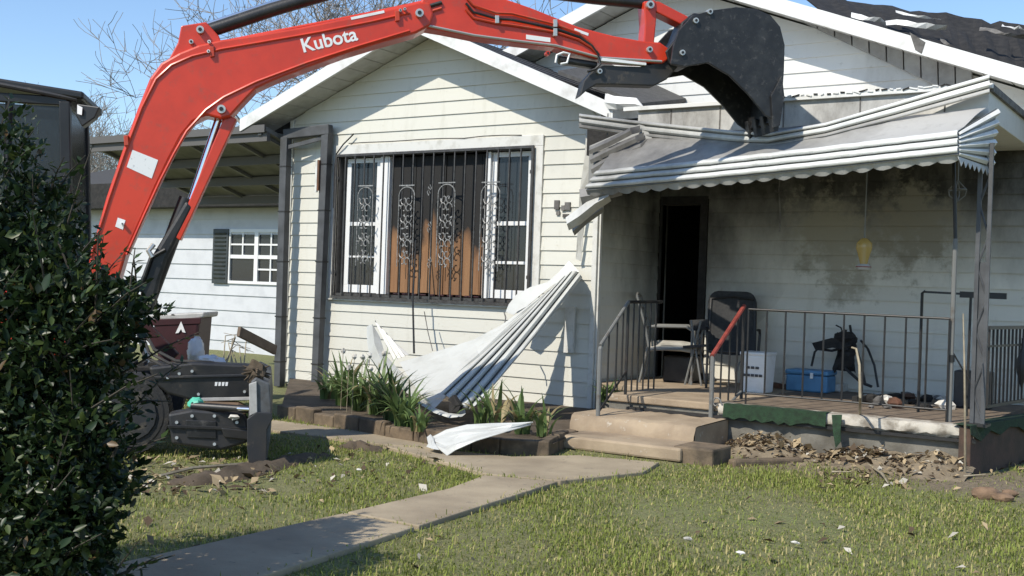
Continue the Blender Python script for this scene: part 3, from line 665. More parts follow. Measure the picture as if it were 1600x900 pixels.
# ================================================================== FALLEN AWNING SHEET LEANING ON THE WALL
fs = thing('fallen_awning', (-.2,-1.5,.2), 'long torn white ribbed awning sheet leaning from flower bed to wall', 'awning sheet')
def K(cx, cy): return 550+cx/2.7275, 400+cy/2.7275        # crop -> picture
def KY(cx, cy, Y): return onY(*K(cx, cy), Y)
top = [(982,92),(966,70),(944,60),(918,74),(888,98),(862,126)]
bot = [(536,632),(496,652),(456,636),(428,614),(398,592),(372,586)]
ribs = [(0,1),(1.15,2),(2.15,3),(3.15,4),(4.15,5)]
def pick(L, u):
    i = min(int(u), len(L)-2); t = u-i; return lerp(L[i][0],L[i+1][0],t), lerp(L[i][1],L[i+1][1],t)
NS = 14
def sheetpt(u, v, lift=0):
    a = pick(top, u); b = pick(bot, u); bow = math.sin(math.pi*v)
    cx = lerp(a[0], b[0], v)+4*bow; cy = lerp(a[1], b[1], v)+3*bow
    Y = lerp(-.16, -2.15, v**.9)-lift-.05*u/5
    return KY(cx, cy, Y)
for u0, u1 in ribs:
    R = []
    for q in range(5):
        u = lerp(u0+.06, u1-.04, q/4); R.append([sheetpt(u, i/NS, .045*math.sin(math.pi*q/4)) for i in range(NS+1)])
    MB().grid(R, .004, (0,1,0)).build('rib', MT['alum_clean'], fs, smooth=True)
MB().grid([[sheetpt(u, i/NS, -.03) for i in range(NS+1)] for u in (.1,1,2,3,4,4.9)], .004, (0,1,0)).build('backing', MT['rib_dark'], fs, smooth=True)
# broad flat fan of the sheet
up = [(868,124,-.22),(760,205,-.5),(640,292,-.75),(520,355,-.95),(400,394,-1.1),(300,425,-1.2),(200,452,-1.3)]
lo = [(865,130,-.24),(740,265,-.62),(640,370,-.95),(560,450,-1.25),(470,545,-1.75),(400,600,-2.05),(350,650,-2.3)]
R = []
random.seed(6)
for q in range(9):
    t = q/8; R.append([KY(lerp(a[0],b[0],t), lerp(a[1],b[1],t)+(14*math.sin(math.pi*t) if i>2 else 0), lerp(a[2],b[2],t)-.07*abs(math.sin(math.pi*t*1.5))*(i/6)+random.uniform(-.02,.02)*(0<i<6)) for i,(a,b) in enumerate(zip(up,lo))])
MB().grid(R, .005, (0,1,-.2)).build('flat_sheet', MT['alum_clean'], fs)
R = [[KY(350,650,-2.3), KY(430,676,-2.3), KY(482,655,-2.2)],[KY(335,640,-2.35), KY(415,690,-2.42), KY(484,672,-2.3)],[KY(255,610,-2.2), KY(350,668,-2.42), KY(470,684,-2.4)]]
MB().grid(R, .005).build('crumpled_hem', MT['alum_clean'], fs)
MB().prism([KY(410,610,-2.32), KY(430,592,-2.33), KY(462,640,-2.36), KY(452,662,-2.38), KY(414,668,-2.36)], (0,.05,0)).build('torn_hole', MT['char'], fs)
# ribbon flap turned up at the left
R = [[KY(62,300,-1.2), KY(86,290,-1.22), KY(118,345,-1.22)],[KY(66,380,-1.28), KY(96,375,-1.36), KY(140,420,-1.3)],[KY(80,448,-1.35), KY(135,470,-1.45), KY(190,475,-1.36)],[KY(160,520,-1.5), KY(190,520,-1.55), KY(230,515,-1.45)],[KY(235,585,-1.65), KY(270,600,-1.72), KY(300,590,-1.6)],[KY(320,640,-2.15), KY(350,650,-2.3), KY(370,632,-2.2)]]
MB().grid(R, .005, (0,1,0)).build('turned_flap', MT['alum_clean'], fs, smooth=True)
for k in range(4):
    a = KY(98+k*24,272+k*26,-1.02); b = KY(112+k*24,290+k*26,-1.06); c = KY(192+k*17,438-k*6,-1.12); d_ = KY(176+k*17,446-k*6,-1.08)
    MB().grid([[a,lerp(a,b,.5)+Vector((0,-.03,0)),b],[d_,lerp(d_,c,.5)+Vector((0,-.03,0)),c]], .004, (0,1,0)).build('rib', MT['alum_clean'] if k%2==0 else MT['alum_dirty'], fs, smooth=True)
R = [[KY(655,238,-.42), KY(690,252,-.45)],[KY(668,205,-.4), KY(705,236,-.45)],[KY(700,165,-.34), KY(745,215,-.42)],[KY(760,132,-.3), KY(800,168,-.38)],[KY(830,112,-.26), KY(850,128,-.3)],[KY(880,70,-.2), KY(905,96,-.24)],[KY(925,20,-.14), KY(968,66,-.16)]]
MB().grid(R, .005, (0,1,0)).build('curled_flap', MT['alum_clean'], fs, smooth=True)
MB().tube([KY(650,290,-.7), KY(655,262,-.66), KY(648,240,-.6)], .008, 5).build('bent_rod', MT['ash'], fs)
# smaller sheet on the ground
f2 = thing('fallen_sheet', (.9,-2.6,.05), 'crumpled white metal sheet lying on the flower bed edge', 'metal sheet')
tp = [(330,775,-3.34),(400,740,-3.26),(490,718,-3.2),(600,712,-3.12),(700,710,-3.04),(772,706,-2.98)]
bt = [(345,800,-3.45),(405,850,-3.55),(440,826,-3.52),(530,786,-3.42),(650,750,-3.28),(760,718,-3.02)]
R = []
for q in range(7):
    t = q/6; R.append([KY(lerp(a[0],b[0],t), lerp(a[1],b[1],t)+random.uniform(-6,4)*(0<q<6), lerp(a[2],b[2],t)+random.uniform(-.03,.03)*(0<q<6)) for a,b in zip(tp,bt)])
MB().grid(R, .005, (0,.3,-1)).build('sheet', MT['alum_clean'], f2)
R = [[KY(320,772,-3.36), KY(335,760,-3.34), KY(350,775,-3.36)],[KY(326,800,-3.46), KY(340,806,-3.5), KY(352,796,-3.46)],[KY(318,812,-3.48), KY(345,822,-3.54), KY(372,826,-3.55)]]
MB().grid(R, .005).build('curled_edge', MT['alum_clean'], f2)

# ================================================================== RAILINGS AND POSTS
def rail_thing(label, pts, name='handrail'):
    return thing(name, pts, label, 'railing')
def tub(par, name, pts, r, m, n=8): return MB().tube(pts, r, n).build(name, MT[m], par, smooth=True)
# left stair rail
q = onZ(935,672,.1); q2 = Vector((q.x, q.y, 0.1)); a = Vector((q.x,q.y,0)); Yl = q.y
hr = rail_thing('dark iron stair handrail on the left side of the steps', q2)
P = lambda x, y, Y=Yl: onY(x, y, Y)
lp = onZ(934,671,.12); Yl = lp.y
t1 = P(938,540,Yl); t2 = onY(982,472,Yl+.75); b2 = Vector((t2.x,t2.y,FZ)); b1 = Vector((t1.x,t1.y,.1))
tub(hr,'newel_post',[b1, t1+Vector((0,0,-.03)), t1+Vector((-.01,.05,.02))],.021,'iron_grey'); tub(hr,'top_rail',[t1,t2],.018,'iron_grey'); tub(hr,'post',[b2,t2],.016,'iron')
tub(hr,'lower_rail',[lerp(b1,t1,.22),lerp(b2,t2,.25)],.011,'iron')
for k in (.3,.6,.82): tub(hr,'baluster',[lerp(lerp(b1,t1,.22),lerp(b2,t2,.25),k), lerp(t1,t2,k)],.009,'iron',6)
tub(hr,'top_rail',[t2, Vector((t2.x,t2.y+.75,t2.z+.01))],.016,'iron')
for k in range(1,6): x_ = t2.y+.75*k/6; tub(hr,'baluster',[(t2.x,x_,FZ+.02),(t2.x,x_,t2.z)],.009,'iron',6)
# right stair rail with red top
rp = onZ(1113,691,.03); hr2 = rail_thing('iron stair handrail with a red top bar right of the steps', (rp.x, rp.y, .05))
t1 = onY(1114,553,rp.y); b1 = Vector((t1.x,t1.y,.02)); t2 = onY(1163,478,rp.y+.72); b2 = Vector((t2.x,t2.y,FZ))
tub(hr2,'newel_post',[b1,t1],.023,'iron_grey'); tub(hr2,'top_rail',[t1+Vector((0,-.02,-.02)),t2],.022,'red_rail'); tub(hr2,'post',[b2,t2],.018,'iron')
lo1 = lerp(b1,t1,.22); lo2 = lerp(b2,t2,.08); tub(hr2,'lower_rail',[lo1,lo2],.013,'iron_grey')
for k in (.28,.55,.8): tub(hr2,'baluster',[lerp(lo1,lo2,k),lerp(t1,t2,k)],.009,'iron',6)
tub(hr2,'scroll',[lerp(lo1,t1,.3)+Vector((.05+.05*math.cos(k*.6)*(1-k/14),0,.06*math.sin(k*.6)*(1-k/14))) for k in range(11)],.008,'iron_grey',6)
# front porch railing between the stair rail and the corner column
Yr = PY0+.22
fr_ = rail_thing('thin dark iron porch railing of upright bars in front of the blue cooler', (2.7,Yr,FZ), 'porch_railing')
ra = onY(1170,483,Yr); rb = onY(1484,498,Yr)
tub(fr_,'top_rail',[ra,rb],.010,'iron'); za_ = FZ+.10
tub(fr_,'bottom_rail',[(ra.x,Yr,za_),(rb.x,Yr,za_)],.010,'iron')
nb = 10
for i in range(nb+1):
    p = lerp(ra, rb, i/nb); tub(fr_,'baluster',[(p.x,Yr,za_ if i not in (0,nb) else FZ),(p.x,Yr,p.z)],.009,'iron',6)
# corner column (open iron lattice)
Yc = -.98; c0 = onY(1527,646,Yc); c1 = onY(1543,200,Yc)
colm = thing('porch_column', (c0.x,Yc,FZ), 'dark grey flat iron column with lattice at the right porch corner', 'column')
cx = (c0.x+c1.x)/2; w = .042
for s in (-1,1): MB().box(cx+s*w-.016, cx+s*w+.016, Yc-.016, Yc+.016, FZ, 2.74).build('upright', MT['post_grey'], colm)
for i in range(9):
    z0 = FZ+.02+i*.26; s = 1 if i%2 else -1
    MB().tube([(cx-s*w,Yc,z0),(cx-s*.01,Yc,z0+.10),(cx+s*.01,Yc,z0+.16),(cx+s*w,Yc,z0+.26)], .010, 6).build('scroll', MT['post_grey'], colm)
MB().box(cx-w-.005, cx+w+.005, Yc+.004, Yc+.012, FZ+.02, 1.75).build('web_plate', MT['post_grey'], colm)
MB().box(cx-.09, cx+.09, Yc-.09, Yc+.09, FZ-.002, FZ+.02).build('base_plate', MT['iron'], colm)
# slim grey post and cane beside it
p0 = onY(1484,630,-.86); p1 = onY(1489,262,-.86)
sp = thing('porch_post', (p0.x,-.86,FZ), 'slim pale grey pipe post left of the corner column', 'post')
tub(sp,'pipe',[(p0.x,-.86,FZ),(p0.x,-.86,1.95)],.02,'iron_grey'); tub(sp,'upper_pipe',[(p0.x,-.86,1.951),(p1.x,-.86,2.7)],.016,'iron'); tub(sp,'brace',[(p0.x,-.86,1.0),(p0.x+.16,-.82,.72)],.008,'iron',6)
tub(sp,'collar',[(p0.x,-.86,.9),(p0.x,-.86,.96)],.028,'iron')
def stick(label, pts, r, m, name='cane'):
    o = MB().tube(pts, r, 6).build(name, MT[m], None, smooth=True); tag(o, label, 'stick'); return o
stick('thin pale cane standing upright in front of the corner column', [onZ(1508,745,0), onY(1508,660,-1.5), onY(1507,570,-1.45), onY(1505,490,-1.4)], [.010,.009,.008,.005], 'cane')
stick('curved pale cane stuck in the ground before the porch railing', [onZ(1343,692,0), onY(1344,620,-1.5), onY(1343,570,-1.46), onY(1338,545,-1.42), onY(1331,543,-1.38)], [.013,.012,.011,.010,.008], 'cane')
stick('charred thin stake standing against the front window', [onY(647,552,-.5), onY(645,470,-.35), onY(650,375,-.2)], [.013,.011,.008], 'iron', 'stake')
stick('slender dry stem leaning by the siding under the window', [onY(676,548,-.4), onY(669,520,-.33), onY(663,487,-.25)], .006, 'ash', 'stake')
# black pole frame with a cross arm
pf = thing('pole_frame', (3.1,-.2,FZ), 'black metal pole frame with a flat cross arm by the column', 'frame')
tub(pf,'pole',[Vector((onY(1436,600,-.2).x,-.2,FZ)), onY(1441,458,-.2), onY(1446,455,-.2)],.014,'iron')
MB().beam(onY(1444,456,-.2), onY(1500,459,-.2), .02, .02).build('cross_arm', MT['iron'], pf); MB().beam(onY(1500,460,-.2), onY(1573,463,-.2), .03, .055).build('cross_arm', MT['iron'], pf)
tub(pf,'pole',[Vector((onY(1515,500,-.2).x,-.2,FZ)), onY(1517,463,-.2)],.012,'iron')
# railing of the porch end, right edge of the picture
er = thing('porch_railing', (4.3,.4,FZ), 'black iron bar railing at the right end of the porch', 'railing')
e0 = onY(1541,500,-.6); e1 = onY(1625,508,.9); ez = 1.20
A_, B_ = Vector((e0.x+.02,e0.y,ez)), Vector((e1.x,e1.y,ez))
MB().beam(A_, B_, .03, .03).build('top_rail', MT['iron'], er); MB().beam(A_-Vector((0,0,.68)), B_-Vector((0,0,.68)), .025, .025).build('bottom_rail', MT['iron'], er)
MB().beam(A_-Vector((0,0,.16)), B_-Vector((0,0,.16)), .015, .02).build('mid_rail', MT['iron'], er)
for i in range(14):
    p = lerp(A_, B_, (i+.3)/14); MB().box(p.x-.009,p.x+.009,p.y-.009,p.y+.009,ez-.68,ez).build('bar', MT['iron'], er)
p = lerp(A_, B_, .62); tub(er,'finial',[p+Vector((.02,-.03,-.1)),p+Vector((.02,-.03,-.2)),p+Vector((.02,-.03,-.3)),p+Vector((.02,-.03,-.42)),p+Vector((.02,-.03,-.55))],[.012,.015,.05,.045,.008],'iron')

# ================================================================== THINGS ON THE PORCH
def chair_metal(label, base, yaw, dark):
    c = thing('patio_chair', base, label, 'chair'); M_ = Matrix.Rotation(yaw,3,'Z'); b = Vector(base)
    T_ = lambda x,y,z: b+M_@Vector((x,y,z)); fm = 'iron' if dark else 'iron_grey'
    for s in (-1,1):
        tub(c,'leg',[T_(s*.27,-.28,0),T_(s*.27,-.27,.42)],.014,fm)
        tub(c,'leg',[T_(s*.27,.30,0),T_(s*.26,.22,.40)],.014,fm)
        tub(c,'armrest',[T_(s*.27,-.27,.42),T_(s*.28,-.27,.60),T_(s*.28,-.20,.645),T_(s*.28,.20,.635)],.015,fm)
        tub(c,'back_upright',[T_(s*.25,.20,.36),T_(s*.25,.26,.65),T_(s*.24,.36,.97)],.014,fm)
    tub(c,'back_rail',[T_(-.24,.36,.97),T_(0,.375,1.0),T_(.24,.36,.97)],.014,fm)
    tub(c,'seat_frame',[T_(-.27,-.27,.40),T_(.27,-.27,.40),T_(.25,.21,.37),T_(-.25,.21,.37),T_(-.27,-.27,.40)],.013,fm)
    return c, T_
cb = onZ(1032,600,FZ); cA, T_ = chair_metal('grey metal patio chair with pale seat cushion by the doorway', (cb.x-.08, cb.y+.35, FZ), 1.95, False)
rows = [[T_(x, y, .44+.03*math.sin(x*9)-.02*(abs(y)>.2)) for x in (-.26,-.13,0,.13,.26)] for y in (-.3,-.15,0,.12,.22)]
MB().grid(rows, .05, (0,0,-1)).build('cushion', MT['cushion'], cA, bevel=.015)
for k in range(4): MB().beam(T_(-.24,.23+.03*k,.50+.11*k), T_(.24,.23+.03*k,.50+.11*k), .01, .03).build('back_slat', MT['iron_grey'], cA)
cb = onY(1142,600,.80); cB, T_ = chair_metal('black sling patio chair with rounded back beside the white pail', (cb.x, .80, FZ), .42, True)
rows = []
for k in range(16):
    t = 1-(1-k/15)**1.5; z_ = lerp(.36,1.06,t); y_ = .19+.22*t; w_ = .27 if t < .78 else .27*(1-.42*(1-math.sqrt(max(0,1-((t-.78)/.22)**2))))
    rows.append([T_(lerp(-w_,w_,i/6), y_+.03*(1-(i/3-1)**2)-.01, z_) for i in range(7)])
MB().grid(rows, .018, (0,-1,0)).build('backrest', MT['sling'], cB, smooth=True)
MB().grid([[T_(x,y,.41-.03*(1-(x/.26)**2)) for x in (-.26,-.13,0,.13,.26)] for y in (-.27,-.1,.08,.2)], .015, (0,0,-1)).build('seat', MT['sling'], cB, smooth=True)
# folded chair between the two
fc = thing('folding_chair', onZ(1068,604,FZ), 'dark folded chair frame standing between the two patio chairs', 'chair'); o = onZ(1068,604,FZ)+Vector((0,.25,0))
for dx, dy, a in ((-.1,0,.16),(.1,0,-.16)):
    for yy in (0,.12): tub(fc,'leg',[o+Vector((dx,yy,0)),o+Vector((dx+a,yy+.02,.72))],.012,'iron_grey',6)
MB().beam(o+Vector((-.12,.06,.42)), o+Vector((.14,.06,.45)), .2, .03).build('seat', MT['sling'], fc); MB().beam(o+Vector((-.1,.1,.66)), o+Vector((.12,.1,.68)), .03, .12).build('backrest', MT['sling'], fc)
# dark crate under the seat
tag(MB().box(o.x-.45,o.x-.12,o.y+.15,o.y+.45,FZ,FZ+.3).build('storage_crate', MT['black'], None, bevel=.02), 'black crate standing on the porch floor behind the pale chair', 'crate')
# white pail box
b = onY(1176,600,.25); b.z = FZ; pl = thing('white_pail', b, 'square white plastic pail with dark printed lines on the porch', 'pail')
pw, ph = .155, .40; cy_ = b.y+.14
V = [(b.x+sx*w_,cy_+sy*w_,FZ+z_) for z_, w_ in ((0,.125),(ph,.145)) for sx,sy in ((-1,-1),(1,-1),(1,1),(-1,1))]
MB().add(V,[(0,3,2,1),(4,5,6,7),(0,1,5,4),(1,2,6,5),(2,3,7,6),(3,0,4,7)]).build('body', MT['pail'], pl, bevel=.02)
MB().box(b.x-.152,b.x+.152,cy_-.152,cy_+.152,FZ+ph-.005,FZ+ph+.03).build('lid', MT['pail'], pl, bevel=.012)
for zz, ww in ((.255,.075),(.175,.11)):
    for i in range(5 if ww>.1 else 3):
        n_ = 5 if ww>.1 else 3; x0 = b.x-ww+2*ww*i/n_; MB().box(x0,x0+2*ww/n_*.75,cy_-.1445,cy_-.138,FZ+zz,FZ+zz+.026).build('print_mark', MT['print'], pl)
tub(pl,'handle',[(b.x-.15,cy_,FZ+.36),(b.x-.19,cy_-.06,FZ+.3),(b.x-.17,cy_-.15,FZ+.22)],.006,'iron_grey',6)
# blue cooler
b = onZ(1262,613,FZ); co = thing('cooler', b, 'small blue plastic cooler box sitting on the porch floor', 'cooler'); y_ = b.y+.18
MB().box(b.x-.26,b.x+.20,y_-.15,y_+.15,FZ,FZ+.18).build('body', MT['blue'], co, bevel=.02); MB().box(b.x-.27,b.x+.21,y_-.16,y_+.16,FZ+.184,FZ+.235).build('lid', MT['blue'], co, bevel=.02)
MB().box(b.x+.02,b.x+.05,y_-.185,y_-.165,FZ+.15,FZ+.21).build('latch', MT['white'], co)
tub(co,'handle',[(b.x-.285,y_-.1,FZ+.22),(b.x-.31,y_,FZ+.16),(b.x-.285,y_+.1,FZ+.22)],.008,'white',6)
b = onZ(1302,612,FZ); tag(MB().box(b.x-.2,b.x+.1,b.y,b.y+.22,FZ,FZ+.085).build('styrofoam_tray', MT['plaster'], None, bevel=.012), 'white foam tray on the floor right of the blue cooler', 'tray')
tag(MB().box(b.x-.30,b.x+.02,b.y-.22,b.y-.05,FZ,FZ+.03).build('white_board', MT['plaster'], None, bevel=.004), 'thin white board lying flat before the blue cooler', 'board')
# charred folding chair skeleton
b = onZ(1318,618,FZ); bc = thing('burnt_chair', b, 'charred chair frame draped with melted fabric against the porch wall', 'chair'); Yb = b.y+.35
L = lambda pts, r, nm, m='iron': tub(bc, nm, [onY(x,y,Yb+dy) for x,y,dy in pts], r, m, 6)
L([(1268,572,-.1),(1273,550,-.1),(1280,543,-.08),(1300,540,0)],.013,'leg'); L([(1372,605,-.1),(1366,570,-.1),(1356,545,-.05),(1345,532,0)],.013,'leg'); L([(1300,600,0),(1306,565,0),(1318,530,.02),(1322,515,.02)],.014,'back_upright')
L([(1352,600,.1),(1343,560,.1),(1330,520,.06),(1328,508,.04)],.014,'back_upright'); L([(1306,508,.02),(1314,512,.02),(1318,524,0),(1308,520,0)],.009,'hook'); L([(1275,545,-.1),(1300,548,-.12),(1330,540,-.1)],.016,'armrest')
L([(1320,575,-.08),(1345,597,-.14),(1362,604,-.16)],.016,'stretcher')
random.seed(14)
rows = []
for k in range(6):
    t = k/5; rows.append([onY(lerp(1310,1338,i/5)+random.uniform(-4,4)-6*t*(i<2), lerp(538,582,t)+random.uniform(-4,4), Yb-.06+random.uniform(-.06,.06)) for i in range(6)])
MB().grid(rows, .02).build('melted_fabric', MT['char'], bc, smooth=True)
MB().ball(onY(1322,528,Yb-.04),.13,.07,.07,9,6,.3).build('charred_lump', MT['char'], bc)
MB().grid([[onY(1270,536,Yb-.1),onY(1300,528,Yb-.05),onY(1330,530,Yb-.02)],[onY(1276,548,Yb-.14),onY(1302,543,Yb-.12),onY(1326,548,Yb-.1)]], .03).build('melted_fabric', MT['char'], bc, smooth=True)
# grey crate at the column
b = onZ(1515,640,FZ); tag(MB().box(b.x-.18,b.x+.15,b.y+.12,b.y+.35,FZ,FZ+.36).build('grey_crate', MT['dark_grey'], None, bevel=.015), 'dark grey box standing on the porch behind the corner column', 'box')
# rubble on the floor
random.seed(17)
def chunk(name, c, r, m, label, group, cat, flat=.5):
    o = MB().ball(c+Vector((0,0,r*flat*.8)), r*random.uniform(.8,1.4), r*random.uniform(.7,1.1), r*flat, 6, 4, .3).build(name, MT[m], None); o.rotation_euler = (0,0,0); return tag(o, label, cat, group)
for i in range(44):
    px = random.uniform(1340,1505); py = random.uniform(597,640)
    p = onZ(px, py, FZ)
    if p.y < PY0+.05 or p.y > 1.3: continue
    m = random.choice(['ash','plaster','char','ash','rust','plaster'])
    chunk('rubble_piece', p, random.uniform(.025,.085), m, 'small scrap of burnt rubble scattered on the porch floor near the column', 'burnt rubble on the porch floor', 'rubble', random.uniform(.35,.8))
for k, (px, py, h_) in enumerate(((1420,612,.26),(1426,610,.2),(1432,613,.23))):
    p = onZ(px, py, FZ); tag(MB().box(p.x-.035,p.x+.035,p.y,p.y+.06,FZ,FZ+h_).build('rusty_block', MT['rust'], None, bevel=.01), ['tallest of three rusty brown blocks upright among the porch rubble','shortest rusty brown block, middle of three in the porch rubble','rightmost of three rusty brown blocks in the porch rubble'][k], 'block', 'rusty blocks in the rubble')
b = onZ(1475,612,FZ); 
tag(MB().grid([[b+Vector((-.2,0,.0)),b+Vector((-.05,-.02,.13)),b+Vector((.15,0,.02))],[b+Vector((-.22,.25,.02)),b+Vector((-.02,.2,.16)),b+Vector((.18,.25,.0))]], .02, (0,0,-1)).build('pale_tarp', MT['pale_lid'], None, smooth=True), 'pale grey plastic cover crumpled on the floor by the slim post', 'cover')
tag(MB().beam(onZ(1335,628,FZ)+Vector((0,0,.03)), onZ(1405,626,FZ)+Vector((0,0,.05)), .07, .05).build('charred_board', MT['char'], None), 'charred board lying along the porch edge behind the lip', 'board')
tag(MB().beam(onZ(1195,606,FZ)+Vector((0,.1,.04)), onZ(1228,609,FZ)+Vector((0,.1,.02)), .1, .05).build('charred_scrap', MT['rust'], None), 'small dark scrap between white pail and blue cooler', 'scrap')

# ---- hanging things
hb = thing('hanging_feeder', onY(1350,396,-.3), 'amber glass bird feeder hanging on a wire under the awning', 'bird feeder'); Yh = -.3
c = onY(1350,396,Yh); zt = onY(1353,372,Yh).z; zb = onY(1350,421,Yh).z
prof = [(.0,.02),(.06,.045),(.2,.073),(.4,.075),(.62,.058),(.85,.042),(1,.034)]
hzz = zt-zb-.05
o = MB(); nn = 14; V = []
for t, r_ in prof:
    for j in range(nn): V.append((c.x+r_*math.cos(2*math.pi*j/nn), Yh+r_*math.sin(2*math.pi*j/nn), zt-t*hzz))
o.add(V, [(i*nn+j,i*nn+(j+1)%nn,(i+1)*nn+(j+1)%nn,(i+1)*nn+j) for i in range(len(prof)-1) for j in range(nn)]); o.build('glass_bottle', MT['amber'], hb, smooth=True)
tub(hb,'inner_tube',[(c.x,Yh,zt-.05),(c.x,Yh,zb+.05)],.018,'white'); tub(hb,'base_dish',[(c.x,Yh,zb+.05),(c.x,Yh,zb+.03),(c.x,Yh,zb+.0)],[.045,.068,.055],'pale_lid',14); tub(hb,'base_ring',[(c.x,Yh,zb+.028),(c.x,Yh,zb+.02)],.071,'red_rail',14)
tub(hb,'wire',[(c.x,Yh,zt-.01),(c.x,Yh,2.98)],.006,'iron_grey',5)
wh = thing('wire_ornament', onY(1496,300,-.6), 'small diamond wire ornament hanging near the slim post', 'ornament'); c = onY(1496,300,-.6)
for k in range(4):
    a = k*math.pi/2; d_ = Vector((math.cos(a),math.sin(a),0))*.075
    tub(wh,'wire',[c+Vector((0,0,.10)),c+d_+Vector((0,0,.02)),c+d_*.9+Vector((0,0,-.03)),c+Vector((0,0,-.085))],.006,'iron_grey',5)
tub(wh,'ring',[c+Vector((.075*math.cos(k*.524),.075*math.sin(k*.524),.02)) for k in range(13)],.006,'iron_grey',5); tub(wh,'wire',[c+Vector((0,0,.1)),Vector((c.x,c.y,2.98))],.006,'iron_grey',5)
MBc = onY(1218,330,.1); ch = thing('pull_cord', MBc, 'short pale cord dangling from the porch ceiling', 'cord')
tub(ch,'cord',[onY(1217,296,.1),onY(1219,330,.1),onY(1218,362,.1)],.007,'ash',6); tub(ch,'bracket',[onY(1211,298,.1),onY(1217,302,.1),onY(1224,297,.1)],.010,'ash',6); tub(ch,'wire',[onY(1217,297,.1),Vector((MBc.x,.1,2.98))],.004,'ash',5)
# ================================================================== EXCAVATOR
PA = atD(150,430,9.0); PB = onY(1195,200,-1.32)
dv = Vector((PB.x-PA.x, PB.y-PA.y, 0)).normalized(); nv = Vector((dv.y,-dv.x,0))      # nv points to the camera side
def E(px, py, off=0.0): return onP(px, py, PA+nv*off, nv)
exc = thing('excavator', (PA.x-.6*dv.x, PA.y-.6*dv.y, 0), 'orange-red tracked mini excavator with raised boom and black bucket at the awning', 'excavator')
def plate(name, pts, off0, off1, m, bevel=.012, par=None):
    return MB().prism([E(x,y,off1) for x,y in pts][::-1], nv*(off0-off1)).build(name, MT[m], par or exc, bevel=bevel)
def slab(name, pts, half, m, bevel=.012, par=None, shift=0):
    """outline seen on the near face, extruded back through the machine's width"""
    P = [E(x,y,half+shift) for x,y in pts]
    return MB().prism(P[::-1], nv*(-2*half)).build(name, MT[m], par or exc, bevel=bevel)
boom = [(128,455),(137,415),(148,372),(166,308),(190,238),(214,172),(234,122),(252,98),(280,82),(310,70),(345,62),(400,54),(470,42),(560,24),(620,11),(655,2),(672,4),(678,22),(672,40),(650,52),(600,66),(540,84),(480,106),(430,125),(400,139),(380,160),(360,182),(345,186),(322,180),(302,190),(284,212),(264,250),(244,292),(222,342),(196,400),(180,455)]
bo = slab('boom', boom, .125, 'red', .018)
# raised side flange lines, and second plate layers along the spine
def strip(pts, r, m, nm, off=.13, par=None, n=6): return MB().tube([E(x,y,off) for x,y in pts], r, n).build(nm, MT[m], par or bo, smooth=True)
strip([(142,402),(170,312),(196,236),(222,168),(244,124),(268,102),(300,88),(345,77),(420,64),(500,50),(580,34),(640,20)], .012, 'red', 'edge_flange', .128)
strip([(198,398),(226,335),(250,283),(272,240),(292,205),(322,172),(350,152),(400,128),(480,98),(560,72),(640,48)], .012, 'red', 'edge_flange', .128)
for dy, r, m in ((0,.018,'black'),(9,.014,'red_dull')):
    strip([(205,232+dy),(230,160+dy),(250,118+dy),(282,92+dy),(330,78+dy),(400,66+dy),(480,53+dy),(560,38+dy),(630,22+dy),(690,4+dy)], r, m, 'hydraulic_pipe', .10)
strip([(300,76),(420,52),(520,33),(600,17),(660,4)], .018, 'red', 'hydraulic_pipe', .06)
for x, y in ((330,80),(620,24),(196,219)):
    plate('pipe_clamp', [(x-3,y-7),(x+4,y-8),(x+5,y+8),(x-2,y+9)], .12, .15, 'red_dull', .004, bo)
# top bracket carrying the arm cylinder
slab('cylinder_bracket', [(264,92),(278,66),(283,40),(322,34),(342,56),(346,66),(310,76)], .075, 'red', .01, bo)
def pin(x, y, r, off, par, m='steel', l=.03):
    c = E(x,y,off); q = par
    MB().tube([c-nv*l, c+nv*l], r, 14).build('pin', MT[m], q, smooth=True); MB().tube([c+nv*l, c+nv*(l+.006)], r*.5, 10).build('pin_bolt', MT['black'], q)
pin(313,47,.030,.09,bo); pin(299,66,.018,.09,bo); pin(346,171,.034,.13,bo); pin(655,21,.034,.14,bo); pin(625,17,.012,.13,bo); pin(632,15,.012,.13,bo)
for (x,y) in ((327,66),(326,81),(192,350)): pin(x,y,.013,.13,bo,'white')
plate('sticker', [(207,234),(247,250),(237,279),(198,261)], .1262, .1285, 'label', 0, bo)
plate('sticker', [(184,340),(196,344),(192,359),(180,354)], .1262, .1285, 'label', 0, bo)
# maker's lettering on the boom
cu = bpy.data.curves.new('lettering', 'FONT'); cu.body = 'Kubota'; cu.size = 1; cu.extrude = .004; cu.offset = .018
to = bpy.data.objects.new('lettering_curve', cu); COL.objects.link(to)
bpy.context.view_layer.update(); dg = bpy.context.evaluated_depsgraph_get(); me = bpy.data.meshes.new_from_object(to.evaluated_get(dg)); bpy.data.objects.remove(to)
w_ = max(v.co.x for v in me.vertices)
a = E(473,82,.1275); b = E(560,62,.1275); uu = (b-a).normalized(); vv = nv.cross(uu); vv = vv if vv.z > 0 else -vv
sc = (b-a).length/w_
for v in me.vertices: v.co = a+uu*(v.co.x*sc)+vv*(v.co.y*sc*1.0)+nv*(v.co.z*.3)
lo_ = bpy.data.objects.new('lettering', me); COL.objects.link(lo_); me.materials.clear(); me.materials.append(MT['white']); setpar(lo_, bo)
plate('print_mark', [(548,27),(600,16),(601,20),(549,31)], .1262, .1280, 'white', 0, bo)
